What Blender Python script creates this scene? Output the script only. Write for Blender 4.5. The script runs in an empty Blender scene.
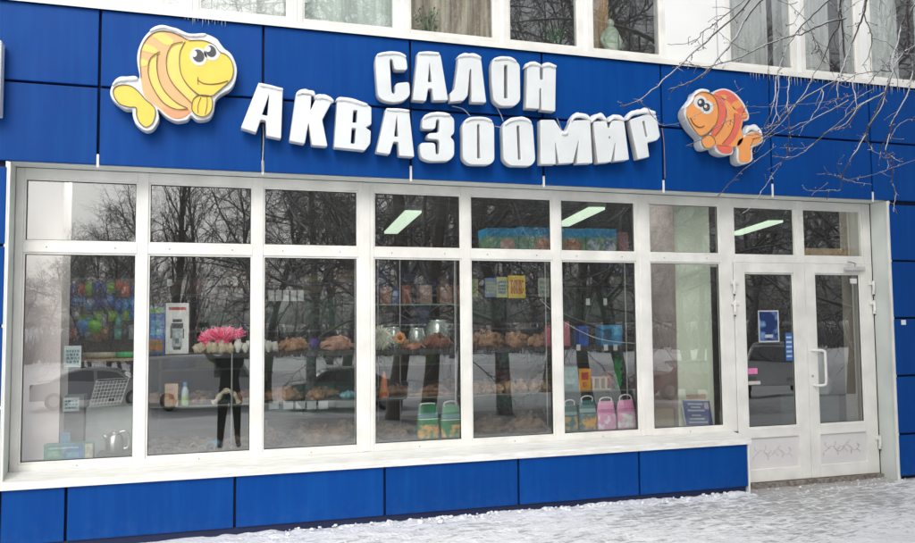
import bpy, bmesh, math, random
from mathutils import Vector, Matrix, noise
PI = math.pi
S = bpy.context.scene
COL = S.collection
# ------------------------------------------------------------------ camera
CAMY, CAMZ = -6.476, 1.6
FPX, YAW, PIT, ROL = 812.66, 0.302323, 0.062097, -0.008918
F = Vector((math.sin(YAW)*math.cos(PIT), math.cos(YAW)*math.cos(PIT), math.sin(PIT)))
R0 = Vector((math.cos(YAW), -math.sin(YAW), 0)); U0 = R0.cross(F)
RR = R0*math.cos(ROL)+U0*math.sin(ROL); UU = -R0*math.sin(ROL)+U0*math.cos(ROL)
CP = Vector((0, CAMY, CAMZ))
cam = bpy.data.cameras.new('camera'); cam.sensor_width = 36; cam.lens = 36*FPX/915
cam.clip_start = 0.04; cam.clip_end = 4000
co = bpy.data.objects.new('camera', cam); COL.objects.link(co)
M3 = Matrix((RR, UU, -F)).transposed()
co.matrix_world = Matrix.Translation(CP) @ M3.to_4x4()
S.camera = co
def ray(u, v): return F*FPX + RR*(u-457.5) - UU*(v-271.5)
def at(u, v, y):
    d = ray(u, v); t = (y-CAMY)/d.y; return CP + d*t
def atz(u, v, z):
    d = ray(u, v); t = (z-CAMZ)/d.z; return CP + d*t
# ------------------------------------------------------------------ materials
def nt(m): m.use_nodes = True; return m.node_tree.nodes, m.node_tree.links
def mat(name, c, rough=.6, var=.12, scale=8, c2=None, bump=0, bscale=40, metal=0, spec=.5, thr=None, stretch=(1,1,1), coat=0):
    m = bpy.data.materials.new(name); N, L = nt(m); b = N['Principled BSDF']
    tc = N.new('ShaderNodeTexCoord'); mp = N.new('ShaderNodeMapping'); mp.inputs['Scale'].default_value = stretch
    geo = N.new('ShaderNodeNewGeometry')
    L.new(geo.outputs['Position'], mp.inputs['Vector'])
    nz = N.new('ShaderNodeTexNoise'); nz.inputs['Scale'].default_value = scale; nz.inputs['Detail'].default_value = 5
    L.new(mp.outputs[0], nz.inputs['Vector'])
    cr = N.new('ShaderNodeValToRGB')
    if c2 is None: c2 = tuple(x*(1-var*2) for x in c)
    lo, hi = thr or (.35, .65)
    cr.color_ramp.elements[0].position = lo; cr.color_ramp.elements[1].position = hi
    cr.color_ramp.elements[0].color = (*c2, 1); cr.color_ramp.elements[1].color = (*c, 1)
    L.new(nz.outputs['Fac'], cr.inputs[0]); L.new(cr.outputs[0], b.inputs['Base Color'])
    b.inputs['Roughness'].default_value = rough; b.inputs['Metallic'].default_value = metal
    b.inputs['Specular IOR Level'].default_value = spec
    if coat: b.inputs['Coat Weight'].default_value = coat
    if bump:
        n2 = N.new('ShaderNodeTexNoise'); n2.inputs['Scale'].default_value = bscale; n2.inputs['Detail'].default_value = 4
        L.new(mp.outputs[0], n2.inputs['Vector'])
        bp = N.new('ShaderNodeBump'); bp.inputs['Strength'].default_value = 1; bp.inputs['Distance'].default_value = bump
        L.new(n2.outputs['Fac'], bp.inputs['Height']); L.new(bp.outputs[0], b.inputs['Normal'])
    return m
_mc = {}
def col(c, rough=.55, **k):
    key = (tuple(round(x, 3) for x in c), rough, tuple(sorted(k.items())))
    if key not in _mc: _mc[key] = mat('paint_%d' % len(_mc), c, rough, **k)
    return _mc[key]
def blue_panel_mat(name, k=1.0):
    m = bpy.data.materials.new(name); N, L = nt(m); b = N['Principled BSDF']
    geo = N.new('ShaderNodeNewGeometry'); mp = N.new('ShaderNodeMapping'); mp.inputs['Scale'].default_value = (9, 9, .7)
    L.new(geo.outputs['Position'], mp.inputs['Vector'])
    st = N.new('ShaderNodeTexNoise'); st.inputs['Scale'].default_value = 1.6; st.inputs['Detail'].default_value = 7; st.inputs['Roughness'].default_value = .65
    L.new(mp.outputs[0], st.inputs['Vector'])
    sp = N.new('ShaderNodeTexNoise'); sp.inputs['Scale'].default_value = 2.2; sp.inputs['Detail'].default_value = 8
    L.new(geo.outputs['Position'], sp.inputs['Vector'])
    cr = N.new('ShaderNodeValToRGB'); cr.color_ramp.elements[0].position = .45; cr.color_ramp.elements[1].position = .8
    cr.color_ramp.elements[0].color = (.0006*k, .054*k, .262*k, 1); cr.color_ramp.elements[1].color = (.003*k, .073*k, .292*k, 1)
    L.new(st.outputs['Fac'], cr.inputs[0])
    mx = N.new('ShaderNodeMixRGB'); mx.blend_type = 'MULTIPLY'; mx.inputs[0].default_value = .45
    cr2 = N.new('ShaderNodeValToRGB'); cr2.color_ramp.elements[0].position = .3; cr2.color_ramp.elements[1].position = .7
    cr2.color_ramp.elements[0].color = (.62, .7, .78, 1); cr2.color_ramp.elements[1].color = (1, 1, 1, 1)
    L.new(sp.outputs['Fac'], cr2.inputs[0]); L.new(cr.outputs[0], mx.inputs[1]); L.new(cr2.outputs[0], mx.inputs[2])
    oi = N.new('ShaderNodeObjectInfo'); mr = N.new('ShaderNodeMapRange'); mr.inputs['To Min'].default_value = .93; mr.inputs['To Max'].default_value = 1.06
    L.new(oi.outputs['Random'], mr.inputs['Value'])
    m2 = N.new('ShaderNodeVectorMath'); m2.operation = 'SCALE'; L.new(mx.outputs[0], m2.inputs[0]); L.new(mr.outputs[0], m2.inputs['Scale'])
    # small pale scuffs and frozen specks
    sk = N.new('ShaderNodeTexNoise'); sk.inputs['Scale'].default_value = 26; sk.inputs['Detail'].default_value = 3
    L.new(geo.outputs['Position'], sk.inputs['Vector'])
    sr = N.new('ShaderNodeValToRGB'); sr.color_ramp.elements[0].position = .76; sr.color_ramp.elements[1].position = .84
    sr.color_ramp.elements[0].color = (0, 0, 0, 1); sr.color_ramp.elements[1].color = (.45, .45, .45, 1); L.new(sk.outputs['Fac'], sr.inputs[0])
    m3 = N.new('ShaderNodeMixRGB'); L.new(sr.outputs[0], m3.inputs[0]); L.new(m2.outputs[0], m3.inputs[1]); m3.inputs[2].default_value = (.12, .28, .55, 1)
    sz = N.new('ShaderNodeSeparateXYZ'); L.new(geo.outputs['Position'], sz.inputs[0])
    hr = N.new('ShaderNodeMapRange'); hr.inputs['From Min'].default_value = .0; hr.inputs['From Max'].default_value = .55; hr.inputs['To Min'].default_value = .62; hr.inputs['To Max'].default_value = .22; L.new(sz.outputs['Z'], hr.inputs['Value'])
    sn = N.new('ShaderNodeTexNoise'); sn.inputs['Scale'].default_value = 11; sn.inputs['Detail'].default_value = 10; sn.inputs['Roughness'].default_value = .75; L.new(geo.outputs['Position'], sn.inputs['Vector'])
    sm = N.new('ShaderNodeMath'); sm.operation = 'MULTIPLY'; L.new(hr.outputs[0], sm.inputs[0]); L.new(sn.outputs['Fac'], sm.inputs[1])
    sr2 = N.new('ShaderNodeValToRGB'); sr2.color_ramp.elements[0].position = .24; sr2.color_ramp.elements[1].position = .50
    sr2.color_ramp.elements[0].color = (0, 0, 0, 1); sr2.color_ramp.elements[1].color = (.13, .13, .13, 1); L.new(sm.outputs[0], sr2.inputs[0])
    m4 = N.new('ShaderNodeMixRGB'); L.new(sr2.outputs[0], m4.inputs[0]); L.new(m3.outputs[0], m4.inputs[1]); m4.inputs[2].default_value = (.16, .24, .38, 1)
    L.new(m4.outputs[0], b.inputs['Base Color'])
    b.inputs['Roughness'].default_value = .45; b.inputs['Specular IOR Level'].default_value = .13
    bn = N.new('ShaderNodeTexNoise'); bn.inputs['Scale'].default_value = 1.7; bn.inputs['Detail'].default_value = 1
    L.new(geo.outputs['Position'], bn.inputs['Vector'])
    bp = N.new('ShaderNodeBump'); bp.inputs['Distance'].default_value = .02; L.new(bn.outputs['Fac'], bp.inputs['Height']); L.new(bp.outputs[0], b.inputs['Normal'])
    return m
def glass_mat(name, k=3.6, base=.07, tint=(.92, .95, .93), dirt=.035):
    m = bpy.data.materials.new(name); N, L = nt(m); N.remove(N['Principled BSDF']); out = N['Material Output']
    tr = N.new('ShaderNodeBsdfTransparent'); tr.inputs[0].default_value = (*tint, 1)
    gl = N.new('ShaderNodeBsdfGlossy'); gl.inputs['Roughness'].default_value = .0; gl.inputs[0].default_value = (.95, .97, .97, 1)
    geo = N.new('ShaderNodeNewGeometry')
    dt = N.new('ShaderNodeVectorMath'); dt.operation = 'DOT_PRODUCT'; L.new(geo.outputs['Normal'], dt.inputs[0]); L.new(geo.outputs['Incoming'], dt.inputs[1])
    ab = N.new('ShaderNodeMath'); ab.operation = 'ABSOLUTE'; L.new(dt.outputs['Value'], ab.inputs[0])
    su = N.new('ShaderNodeMath'); su.operation = 'SUBTRACT'; su.inputs[0].default_value = 1; L.new(ab.outputs[0], su.inputs[1])
    pw = N.new('ShaderNodeMath'); pw.operation = 'POWER'; pw.inputs[1].default_value = 4; L.new(su.outputs[0], pw.inputs[0])
    ma = N.new('ShaderNodeMath'); ma.operation = 'MULTIPLY_ADD'; ma.inputs[1].default_value = .9; ma.inputs[2].default_value = base+k*.04; ma.use_clamp = True
    L.new(pw.outputs[0], ma.inputs[0])
    bn = N.new('ShaderNodeTexNoise'); bn.inputs['Scale'].default_value = 1.4; bn.inputs['Detail'].default_value = 1
    L.new(geo.outputs['Position'], bn.inputs['Vector'])
    bp = N.new('ShaderNodeBump'); bp.inputs['Distance'].default_value = .0014; L.new(bn.outputs['Fac'], bp.inputs['Height']); L.new(bp.outputs[0], gl.inputs['Normal'])
    mx = N.new('ShaderNodeMixShader'); L.new(ma.outputs[0], mx.inputs[0]); L.new(tr.outputs[0], mx.inputs[1]); L.new(gl.outputs[0], mx.inputs[2])
    df = N.new('ShaderNodeBsdfDiffuse'); df.inputs[0].default_value = (.6, .62, .6, 1)
    dn = N.new('ShaderNodeTexNoise'); dn.inputs['Scale'].default_value = 3; dn.inputs['Detail'].default_value = 8
    L.new(geo.outputs['Position'], dn.inputs['Vector'])
    dm = N.new('ShaderNodeMath'); dm.operation = 'MULTIPLY'; dm.inputs[1].default_value = dirt*2; L.new(dn.outputs['Fac'], dm.inputs[0])
    m2 = N.new('ShaderNodeMixShader'); L.new(dm.outputs[0], m2.inputs[0]); L.new(mx.outputs[0], m2.inputs[1]); L.new(df.outputs[0], m2.inputs[2])
    L.new(m2.outputs[0], out.inputs[0]); return m
def emit_mat(name, c, s):
    m = bpy.data.materials.new(name); N, L = nt(m); b = N['Principled BSDF']
    b.inputs['Base Color'].default_value = (*c, 1); b.inputs['Emission Color'].default_value = (*c, 1); b.inputs['Emission Strength'].default_value = s
    return m
def twig_mat(name, bark, frost, lo, hi):
    m = bpy.data.materials.new(name); N, L = nt(m); b = N['Principled BSDF']
    geo = N.new('ShaderNodeNewGeometry'); sx = N.new('ShaderNodeSeparateXYZ'); L.new(geo.outputs['Normal'], sx.inputs[0])
    nz = N.new('ShaderNodeTexNoise'); nz.inputs['Scale'].default_value = 14; nz.inputs['Detail'].default_value = 3; L.new(geo.outputs['Position'], nz.inputs['Vector'])
    ad = N.new('ShaderNodeMath'); ad.operation = 'ADD'; L.new(sx.outputs['Z'], ad.inputs[0]); L.new(nz.outputs['Fac'], ad.inputs[1])
    cr = N.new('ShaderNodeValToRGB'); cr.color_ramp.elements[0].position = lo; cr.color_ramp.elements[1].position = hi
    cr.color_ramp.elements[0].color = (*bark, 1); cr.color_ramp.elements[1].color = (*frost, 1)
    L.new(ad.outputs[0], cr.inputs[0]); L.new(cr.outputs[0], b.inputs['Base Color']); b.inputs['Roughness'].default_value = .85
    return m
def snow_ground_mat():
    m = bpy.data.materials.new('trodden_snow'); N, L = nt(m); b = N['Principled BSDF']
    geo = N.new('ShaderNodeNewGeometry'); at_ = N.new('ShaderNodeAttribute'); at_.attribute_name = 'bare'
    mp = N.new('ShaderNodeMapping'); mp.inputs['Scale'].default_value = (.8, 2.6, 1); mp.inputs['Rotation'].default_value = (0, 0, .12)
    L.new(geo.outputs['Position'], mp.inputs[0])
    n1 = N.new('ShaderNodeTexNoise'); n1.inputs['Scale'].default_value = 8.5; n1.inputs['Detail'].default_value = 9; n1.inputs['Roughness'].default_value = .66; n1.inputs['Distortion'].default_value = .5
    L.new(mp.outputs[0], n1.inputs['Vector'])
    br = N.new('ShaderNodeTexBrick'); br.inputs['Scale'].default_value = 1; br.inputs['Brick Width'].default_value = .2; br.inputs['Row Height'].default_value = .1
    br.inputs['Mortar Size'].default_value = .012; br.inputs['Mortar Smooth'].default_value = .6
    br.inputs['Color1'].default_value = (.13, .115, .105, 1); br.inputs['Color2'].default_value = (.2, .175, .16, 1); br.inputs['Mortar'].default_value = (.34, .33, .33, 1)
    L.new(geo.outputs['Position'], br.inputs['Vector'])
    # mask = bare + noise
    s1 = N.new('ShaderNodeMath'); s1.operation = 'ADD'; L.new(at_.outputs['Fac'], s1.inputs[0]); L.new(n1.outputs['Fac'], s1.inputs[1])
    s2 = N.new('ShaderNodeMath'); s2.operation = 'MULTIPLY_ADD'; L.new(br.outputs['Fac'], s2.inputs[0]); s2.inputs[1].default_value = -.07; L.new(s1.outputs[0], s2.inputs[2])
    cr = N.new('ShaderNodeValToRGB'); cr.color_ramp.elements[0].position = .735; cr.color_ramp.elements[1].position = .87
    cr.color_ramp.elements[0].color = (0, 0, 0, 1); cr.color_ramp.elements[1].color = (.66, .66, .66, 1); L.new(s2.outputs[0], cr.inputs[0])
    n3 = N.new('ShaderNodeTexNoise'); n3.inputs['Scale'].default_value = 1.3; n3.inputs['Detail'].default_value = 6; L.new(geo.outputs['Position'], n3.inputs['Vector'])
    sc = N.new('ShaderNodeValToRGB'); sc.color_ramp.elements[0].position = .35; sc.color_ramp.elements[1].position = .62
    sc.color_ramp.elements[0].color = (.82, .84, .86, 1); sc.color_ramp.elements[1].color = (.91, .92, .93, 1); L.new(n3.outputs['Fac'], sc.inputs[0])
    mx = N.new('ShaderNodeMixRGB'); L.new(cr.outputs[0], mx.inputs[0]); L.new(sc.outputs[0], mx.inputs[1]); L.new(br.outputs['Color'], mx.inputs[2])
    L.new(mx.outputs[0], b.inputs['Base Color']); b.inputs['Roughness'].default_value = .7
    n4 = N.new('ShaderNodeTexNoise'); n4.inputs['Scale'].default_value = 34; n4.inputs['Detail'].default_value = 6; L.new(geo.outputs['Position'], n4.inputs['Vector'])
    bp = N.new('ShaderNodeBump'); bp.inputs['Distance'].default_value = .02; bp.inputs['Strength'].default_value = .8
    L.new(n4.outputs['Fac'], bp.inputs['Height']); L.new(bp.outputs[0], b.inputs['Normal'])
    return m
M = {}
M['blue'] = blue_panel_mat('blue_cladding')
M['blue_dark'] = mat('dark_blue_backing', (.004, .012, .06), .7)
M['white'] = mat('white_pvc', (.84, .835, .79), .38, var=.07, scale=5)
M['jamb'] = mat('painted_jamb', (.68, .72, .68), .5, var=.06, scale=2.5)
M['sill'] = mat('snowy_sill', (.86, .87, .86), .6, c2=(.72, .71, .66), scale=7, stretch=(1, 6, 6), bump=.006, bscale=25)
M['wallwhite'] = mat('white_wall_panel', (.88, .89, .88), .5, var=.03, scale=2)
M['gasket'] = mat('rubber_gasket', (.05, .05, .05), .7)
M['glass'] = glass_mat('shop_glass', 3.6, .115, dirt=.010)
M['glass_up'] = glass_mat('upper_glass', 3.6, .07, dirt=.02)
M['letter'] = mat('letter_plastic', (.75, .79, .80), .42, var=.04, scale=5)
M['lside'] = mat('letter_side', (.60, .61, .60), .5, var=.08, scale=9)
M['snow'] = mat('snow', (.86, .88, .9), .75, var=.04, scale=12, bump=.008, bscale=45)
M['metal'] = mat('grey_metal', (.5, .5, .5), .35, metal=.8)
M['steel'] = mat('brushed_steel', (.62, .61, .58), .28, metal=.9)
M['dark'] = mat('dark_shelf', (.03, .03, .03), .6)
M['twig'] = twig_mat('frosted_bark', (.075, .062, .058), (.58, .60, .64), .68, 1.25)
M['bark'] = twig_mat('tree_bark', (.17, .15, .135), (.62, .63, .66), .55, 1.35)
M['inwall'] = mat('cream_inner_wall', (.50, .46, .44), .8, var=.08, scale=1.2)
M['pinkwall'] = mat('pinkish_inner_wall', (.86, .74, .74), .8, var=.05, scale=1.2)
M['column'] = mat('pale_green_column', (.80, .86, .72), .7, var=.05, scale=1.5)
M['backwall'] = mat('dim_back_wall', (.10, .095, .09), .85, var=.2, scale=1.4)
M['ground'] = snow_ground_mat()
M['lamp'] = emit_mat('lit_tube', (.78, .95, .74), .95)
M['diffuser'] = emit_mat('added_fill_panel', (.95, 1, .93), 6.5)  # glow of the added front-row fill panels
M['wood'] = mat('driftwood', (.38, .21, .12), .85, c2=(.15, .075, .04), scale=22, bump=.01, bscale=60)
M['pale'] = mat('pale_stone', (.62, .55, .42), .85, c2=(.36, .3, .2), scale=30, bump=.01, bscale=60)
M['skin'] = mat('skin', (.45, .28, .2), .6)
M['black'] = mat('black_cloth', (.012, .012, .014), .85, bump=.004, bscale=60)
M['tyre'] = mat('tyre_rubber', (.02, .02, .02), .9)
M['carglass'] = glass_mat('car_glass', 3, .28, (.12, .13, .14), .01)
M['red'] = mat('tail_light', (.4, .01, .01), .3)
M['kraft'] = mat('kraft_board', (.42, .3, .18), .8, var=.1)
# ------------------------------------------------------------------ mesh builder
ORG = {}
def tag(o, label=None, cat=None, group=None, kind=None):
    if label: o['label'] = label
    if cat: o['category'] = cat
    if group: o['group'] = group
    if kind: o['kind'] = kind
    return o
def root(name, loc, label, cat, group=None):
    o = bpy.data.objects.new(name, None); COL.objects.link(o); o.location = loc; o.empty_display_size = .1
    ORG[o.name] = Vector(loc); return tag(o, label, cat, group)
class MB:
    def __init__(s): s.v = []; s.f = []; s.m = []; s.mats = []
    def mi(s, m):
        if m is None: return 0
        if m not in s.mats: s.mats.append(m)
        return s.mats.index(m)
    def add(s, vs, fs, m=None):
        o = len(s.v); s.v += [tuple(p) for p in vs]; k = s.mi(m)
        for f in fs: s.f.append([i+o for i in f]); s.m.append(k)
        return s
    def box(s, x0, x1, y0, y1, z0, z1, m=None):
        return s.add([(x0,y0,z0),(x1,y0,z0),(x1,y1,z0),(x0,y1,z0),(x0,y0,z1),(x1,y0,z1),(x1,y1,z1),(x0,y1,z1)],
            [(0,3,2,1),(4,5,6,7),(0,1,5,4),(1,2,6,5),(2,3,7,6),(3,0,4,7)], m)
    def tube(s, pts, rad, n=6, m=None, cap=True, closed=False):
        pts = [Vector(p) for p in pts]; k = len(pts)
        if not hasattr(rad, '__len__'): rad = [rad]*k
        vs = []; fs = []; a = None
        for i, p in enumerate(pts):
            if closed: d = pts[(i+1) % k]-pts[i-1]
            else: d = pts[min(i+1, k-1)]-pts[max(i-1, 0)]
            if d.length < 1e-9: d = Vector((0, 0, 1))
            d.normalize()
            if a is None: a = d.orthogonal().normalized()
            else:
                a = a-d*a.dot(d); a = a.normalized() if a.length > 1e-6 else d.orthogonal().normalized()
            b = d.cross(a)
            for j in range(n):
                t = 2*PI*j/n; vs.append(p+(a*math.cos(t)+b*math.sin(t))*rad[i])
        for i in range(k if closed else k-1):
            for j in range(n):
                q = (i+1) % k
                fs.append((i*n+j, i*n+(j+1) % n, q*n+(j+1) % n, q*n+j))
        if cap and not closed:
            fs.append(tuple(range(n))[::-1]); fs.append(tuple(range((k-1)*n, k*n)))
        return s.add(vs, fs, m)
    def lathe(s, prof, c, n=20, m=None):
        vs = []; fs = []
        for (r, z) in prof:
            for j in range(n):
                t = 2*PI*j/n; vs.append((c[0]+r*math.cos(t), c[1]+r*math.sin(t), c[2]+z))
        for i in range(len(prof)-1):
            for j in range(n): fs.append((i*n+j, i*n+(j+1) % n, (i+1)*n+(j+1) % n, (i+1)*n+j))
        fs.append(tuple(range(n))[::-1]); fs.append(tuple(range((len(prof)-1)*n, len(prof)*n)))
        return s.add(vs, fs, m)
    def blob(s, c, r, seed=0, amp=.25, fr=2.5, nu=14, nv=9, m=None, up=0):
        vs = []; fs = []
        if not hasattr(r, '__len__'): r = (r, r, r)
        for i in range(nv+1):
            ph = PI*i/nv
            for j in range(nu):
                t = 2*PI*j/nu; d = Vector((math.sin(ph)*math.cos(t), math.sin(ph)*math.sin(t), math.cos(ph)))
                k = 1+amp*2*(noise.noise(d*fr+Vector((seed*3.1, seed, -seed))))
                vs.append((c[0]+d.x*r[0]*k, c[1]+d.y*r[1]*k, c[2]+d.z*r[2]*k))
        for i in range(nv):
            for j in range(nu): fs.append((i*nu+j, (i+1)*nu+j, (i+1)*nu+(j+1) % nu, i*nu+(j+1) % nu))
        return s.add(vs, fs, m)
    def build(s, name, m=None, parent=None, bevel=0, smooth=False, loc=None, seg=1):
        org = Vector(loc) if loc is not None else (ORG[parent.name] if parent is not None else Vector((0, 0, 0)))
        me = bpy.data.meshes.new(name); me.from_pydata([tuple(Vector(p)-org) for p in s.v], [], s.f)
        ms = s.mats if s.mats else [m]
        for q in ms: me.materials.append(q)
        if s.mats: me.polygons.foreach_set('material_index', s.m)
        bm = bmesh.new(); bm.from_mesh(me)
        if bevel:
            bmesh.ops.bevel(bm, geom=[e for e in bm.edges if len(e.link_faces) == 2 and e.calc_face_angle() > .5], offset=bevel, segments=seg, profile=.6, affect='EDGES', clamp_overlap=True)
        bmesh.ops.recalc_face_normals(bm, faces=bm.faces)
        bm.to_mesh(me); bm.free()
        if smooth: me.shade_smooth()
        o = bpy.data.objects.new(name, me); COL.objects.link(o)
        if parent is not None: o.parent = parent
        else: o.location = org
        ORG[o.name] = org
        return o
def catmull(pts, n=5, closed=True):
    out = []; k = len(pts)
    for i in range(k if closed else k-1):
        g = (lambda j: pts[j % k]) if closed else (lambda j: pts[max(0, min(k-1, j))])
        p0, p1, p2, p3 = [Vector(g(j)) for j in (i-1, i, i+1, i+2)]
        for q in range(n):
            t = q/n
            out.append(.5*((2*p1)+(p2-p0)*t+(2*p0-5*p1+4*p2-p3)*t*t+(3*p1-3*p2+p3-p0)*t**3))
    if not closed: out.append(Vector(pts[-1]))
    return out
def roundp(pts, r=.02):
    out = []; k = len(pts)
    for i in range(k):
        p = Vector(pts[i]); a = Vector(pts[i-1])-p; b = Vector(pts[(i+1) % k])-p
        ra = min(r, a.length*.4); rb = min(r, b.length*.4)
        A = p+a.normalized()*ra; B = p+b.normalized()*rb
        for t in (0, .33, .67, 1): out.append((1-t)**2*A+2*t*(1-t)*p+t*t*B)
    return out
def plate(name, loops, y0, y1, m, parent=None, bevel=0, mside=None, loc=None, label=None):
    """flat polygon(s) with holes in the wall plane, y0 front, y1 back, world X/Z loops"""
    cu = bpy.data.curves.new(name, 'CURVE'); cu.dimensions = '2D'; cu.fill_mode = 'BOTH'
    cu.extrude = max((y1-y0)/2-bevel, .0002); cu.bevel_depth = bevel; cu.bevel_resolution = 1
    if bevel: cu.offset = -bevel
    for lp in loops:
        sp = cu.splines.new('POLY'); sp.points.add(len(lp)-1); sp.use_cyclic_u = True
        for i, p in enumerate(lp): sp.points[i].co = (p[0], p[1], 0, 1)
    t = bpy.data.objects.new('tmp', cu); COL.objects.link(t)
    dg = bpy.context.evaluated_depsgraph_get(); me = bpy.data.meshes.new_from_object(t.evaluated_get(dg))
    bpy.data.objects.remove(t); 
    org = Vector(loc) if loc is not None else (ORG[parent.name] if parent is not None else Vector((0, 0, 0)))
    yc = (y0+y1)/2
    for v in me.vertices:
        x, z, d = v.co; v.co = Vector((x, yc-d, z))-org
    me.materials.clear(); me.materials.append(m)
    if mside is not None:
        me.materials.append(mside)
        for p in me.polygons: p.material_index = 0 if abs(p.normal.z) > .7 and p.normal.z > 0 else 1
        # after the remap above the curve's +Z is -Y
        for p in me.polygons:
            n = p.normal
            p.material_index = 0 if n.y < -.6 else 1
    me.update()
    if mside is not None:
        for p in me.polygons: p.material_index = 0 if p.normal.y < -.6 else 1
    o = bpy.data.objects.new(name, me); COL.objects.link(o)
    if parent is not None: o.parent = parent
    else: o.location = org
    ORG[o.name] = org
    return o
random.seed(7)
# ================================================================== GROUND
def terrain(x, y):
    def ss(a, b, t): t = max(0, min(1, (t-a)/(b-a))); return t*t*(3-2*t)
    z = -.45*ss(-3.2, -7.5, y) if y < -3.2 else 0
    d = -y
    z = -.45*ss(3.2, 7.5, d)-1.05*ss(10, 19, d)
    if d > 12: z += .35*math.exp(-((d-17.5)/1.6)**2)*(1+.6*noise.noise(Vector((x*.25, d*.3, 0))))
    if d > 80: z += .0*d
    return z
def axis(stops):
    out = []
    for a, b, st in stops:
        n = max(1, int(round((b-a)/st))); out += [a+(b-a)*i/n for i in range(n)]
    return out+[stops[-1][1]]
xs = axis([(-1500, -400, 275), (-400, -60, 60), (-60, -10, 4), (-10, -2, .8), (-2, 0, .2), (0, 6.2, .028), (7.6, 10, .3), (10, 60, 5), (60, 400, 60), (400, 1500, 275)])
ys = axis([(-1400, -700, 175), (-700, -100, 60), (-100, -30, 5), (-30, -6, .8), (-6, -2.3, .2), (-2.3, .26, .028), (.26, 8, 1.5), (8, 200, 60)])
vs = []; bare = []
for y in ys:
    for x in xs:
        z = terrain(x, y); b = 0
        if -.5 < x < 9 and -3 < y < .4:
            p = Vector((x, y, 0))
            n1 = noise.fractal(Vector((x*2.2, y*4, 1.3)), 1, 2, 4); n2 = noise.fractal(Vector((x*9, y*13, 4.1)), 1, 2, 3)
            # a ridge of swept snow along the plinth, bare strip at the door
            edge = math.exp(-((y+.06)/.10)**2) if y < 0 else (1 if x < 4.84 else 0)
            if x < 4.85: z += .014*edge*(1+1.2*n2)*(.35+.65*min(1, max(0, (x-.5)/4)))
            elif x > 6.5: z += .035*(math.exp(-((y+.1)/.25)**2) if y < 0 else 1)
            z += .011*n1+.010*n2
            dd = math.exp(-((y-.16)/.30)**2)*(1 if 4.82 < x < 6.54 else 0)
            z -= .018*dd
            path = math.exp(-((x-5.0)/1.7)**2)*math.exp(-((y+.55)/1.0)**2)
            far = math.exp(-((x-3.0)/2.5)**2)*math.exp(-((y+.42)/.5)**2)
            b = .30*dd+.13*path+.05*far-.12*edge+.19
            b += .10*noise.noise(Vector((x*1.3, y*2.1, 7)))
        else:
            b = .1+.12*noise.noise(Vector((x*.2, y*.2, 2))); e_ = .9*noise.noise(Vector((x*.35, y*.6, 9)))
            if -14.5 < y < -6.8 and 0 < x < 16: b += .36*max(0, min(1, (x-.8+e_)/1.2, (15-x)/2, (-7.4-y+e_)/.8, (y+13.4+e_)/.9))
        vs.append((x, y, z)); bare.append(b)
nx = len(xs)
fs = [(j*nx+i, j*nx+i+1, (j+1)*nx+i+1, (j+1)*nx+i) for j in range(len(ys)-1) for i in range(nx-1)]
me = bpy.data.meshes.new('ground'); me.from_pydata(vs, [], fs); me.materials.append(M['ground'])
a_ = me.attributes.new('bare', 'FLOAT', 'POINT'); a_.data.foreach_set('value', bare); me.shade_smooth()
g = bpy.data.objects.new('ground', me); COL.objects.link(g); tag(g, kind='structure')
# loose snow crumbs along the plinth and by the door
mb = MB(); rr = random.Random(3)
for i in range(260):
    if i % 3: x = rr.uniform(.6, 4.84); y = -abs(rr.gauss(.03, .07))
    else: x = rr.uniform(4.85, 6.8); y = rr.uniform(-.3, .14)
    r = rr.uniform(.003, .016 if i % 3 else .009)*(1.6 if rr.random() < .12 else 1)
    mb.blob((x, y, terrain(x, y)+.02 if i % 3 else .004), (r*1.3, r, r*.8), i, .3, 2, 6, 4)
tag(mb.build('snow_crumbs', M['snow'], smooth=True), kind='stuff', label='small lumps of loose snow scattered along the blue plinth', cat='snow')
# ================================================================== BUILDING
shop = root('shop_building', (2.6, .3, 0), 'pet shop building with blue metal cladding panels and white framed display windows', 'building')
XL, XR = -1.352, 6.577       # opening
WY = .24
# backing walls
mb = MB()
mb.box(-9, 14, .055, .30, 2.79, 4.0)
mb.box(-9, XL-.03, .055, .30, -.6, 2.79); mb.box(XR+.03, 14, .055, .30, -.6, 2.79)
mb.box(XL-.03, 4.80, .055, .22, -.6, .50)
mb.build('wall', M['blue_dark'], shop)
# cladding cassettes
def cassette(x0, x1, z0, z1, y=0):
    g_ = .0095
    mb = MB(); mb.box(x0+g_, x1-g_, y, y+.045, z0+g_, z1-g_)
    return mb.build('cladding_panel', M['blue'], shop, bevel=.006, seg=2)
fx = [-7.9, -6.71, -5.52, -4.33, -3.14, -1.953, -.763, .427, 1.623, 2.815, 4.002, 5.19, 6.386, 7.58, 8.77, 9.96, 11.15, 12.34, 13.53, 14.1]
for i in range(len(fx)-1):
    cassette(fx[i], fx[i+1], 3.373, 3.969)
    cassette(fx[i], fx[i+1], 2.781 if fx[i] < 6.4 and fx[i+1] > -1.3 else 2.758, 3.373)
for k in range(4+1):
    z1 = 2.752-.576*k
    for (a, b) in ((6.579, 7.58), (7.58, 8.77), (8.77, 9.96), (9.96, 11.15), (11.15, 12.34), (12.34, 13.53), (13.53, 14.1), (-7.3, -6.11), (-6.11, -4.92), (-2.54, -1.354), (-3.73, -2.54), (-4.92, -3.73)):
        cassette(a, b, z1-.576 if k < 4 else .03, z1)
bx = [-1.354, -.931, .236, 1.394, 2.543, 3.688, 4.823]
for i in range(len(bx)-1): cassette(bx[i], bx[i+1], .052, .462)
# skirting below the plinth panels and corner trim
mb = MB(); mb.box(XL, 4.80, .02, .05, -.3, .06); mb.build('skirting', M['blue_dark'], shop)
mb = MB(); mb.box(4.8235, 4.838, .0015, .215, -.02, .455); mb.build('corner_trim', M['wallwhite'], shop)
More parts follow.
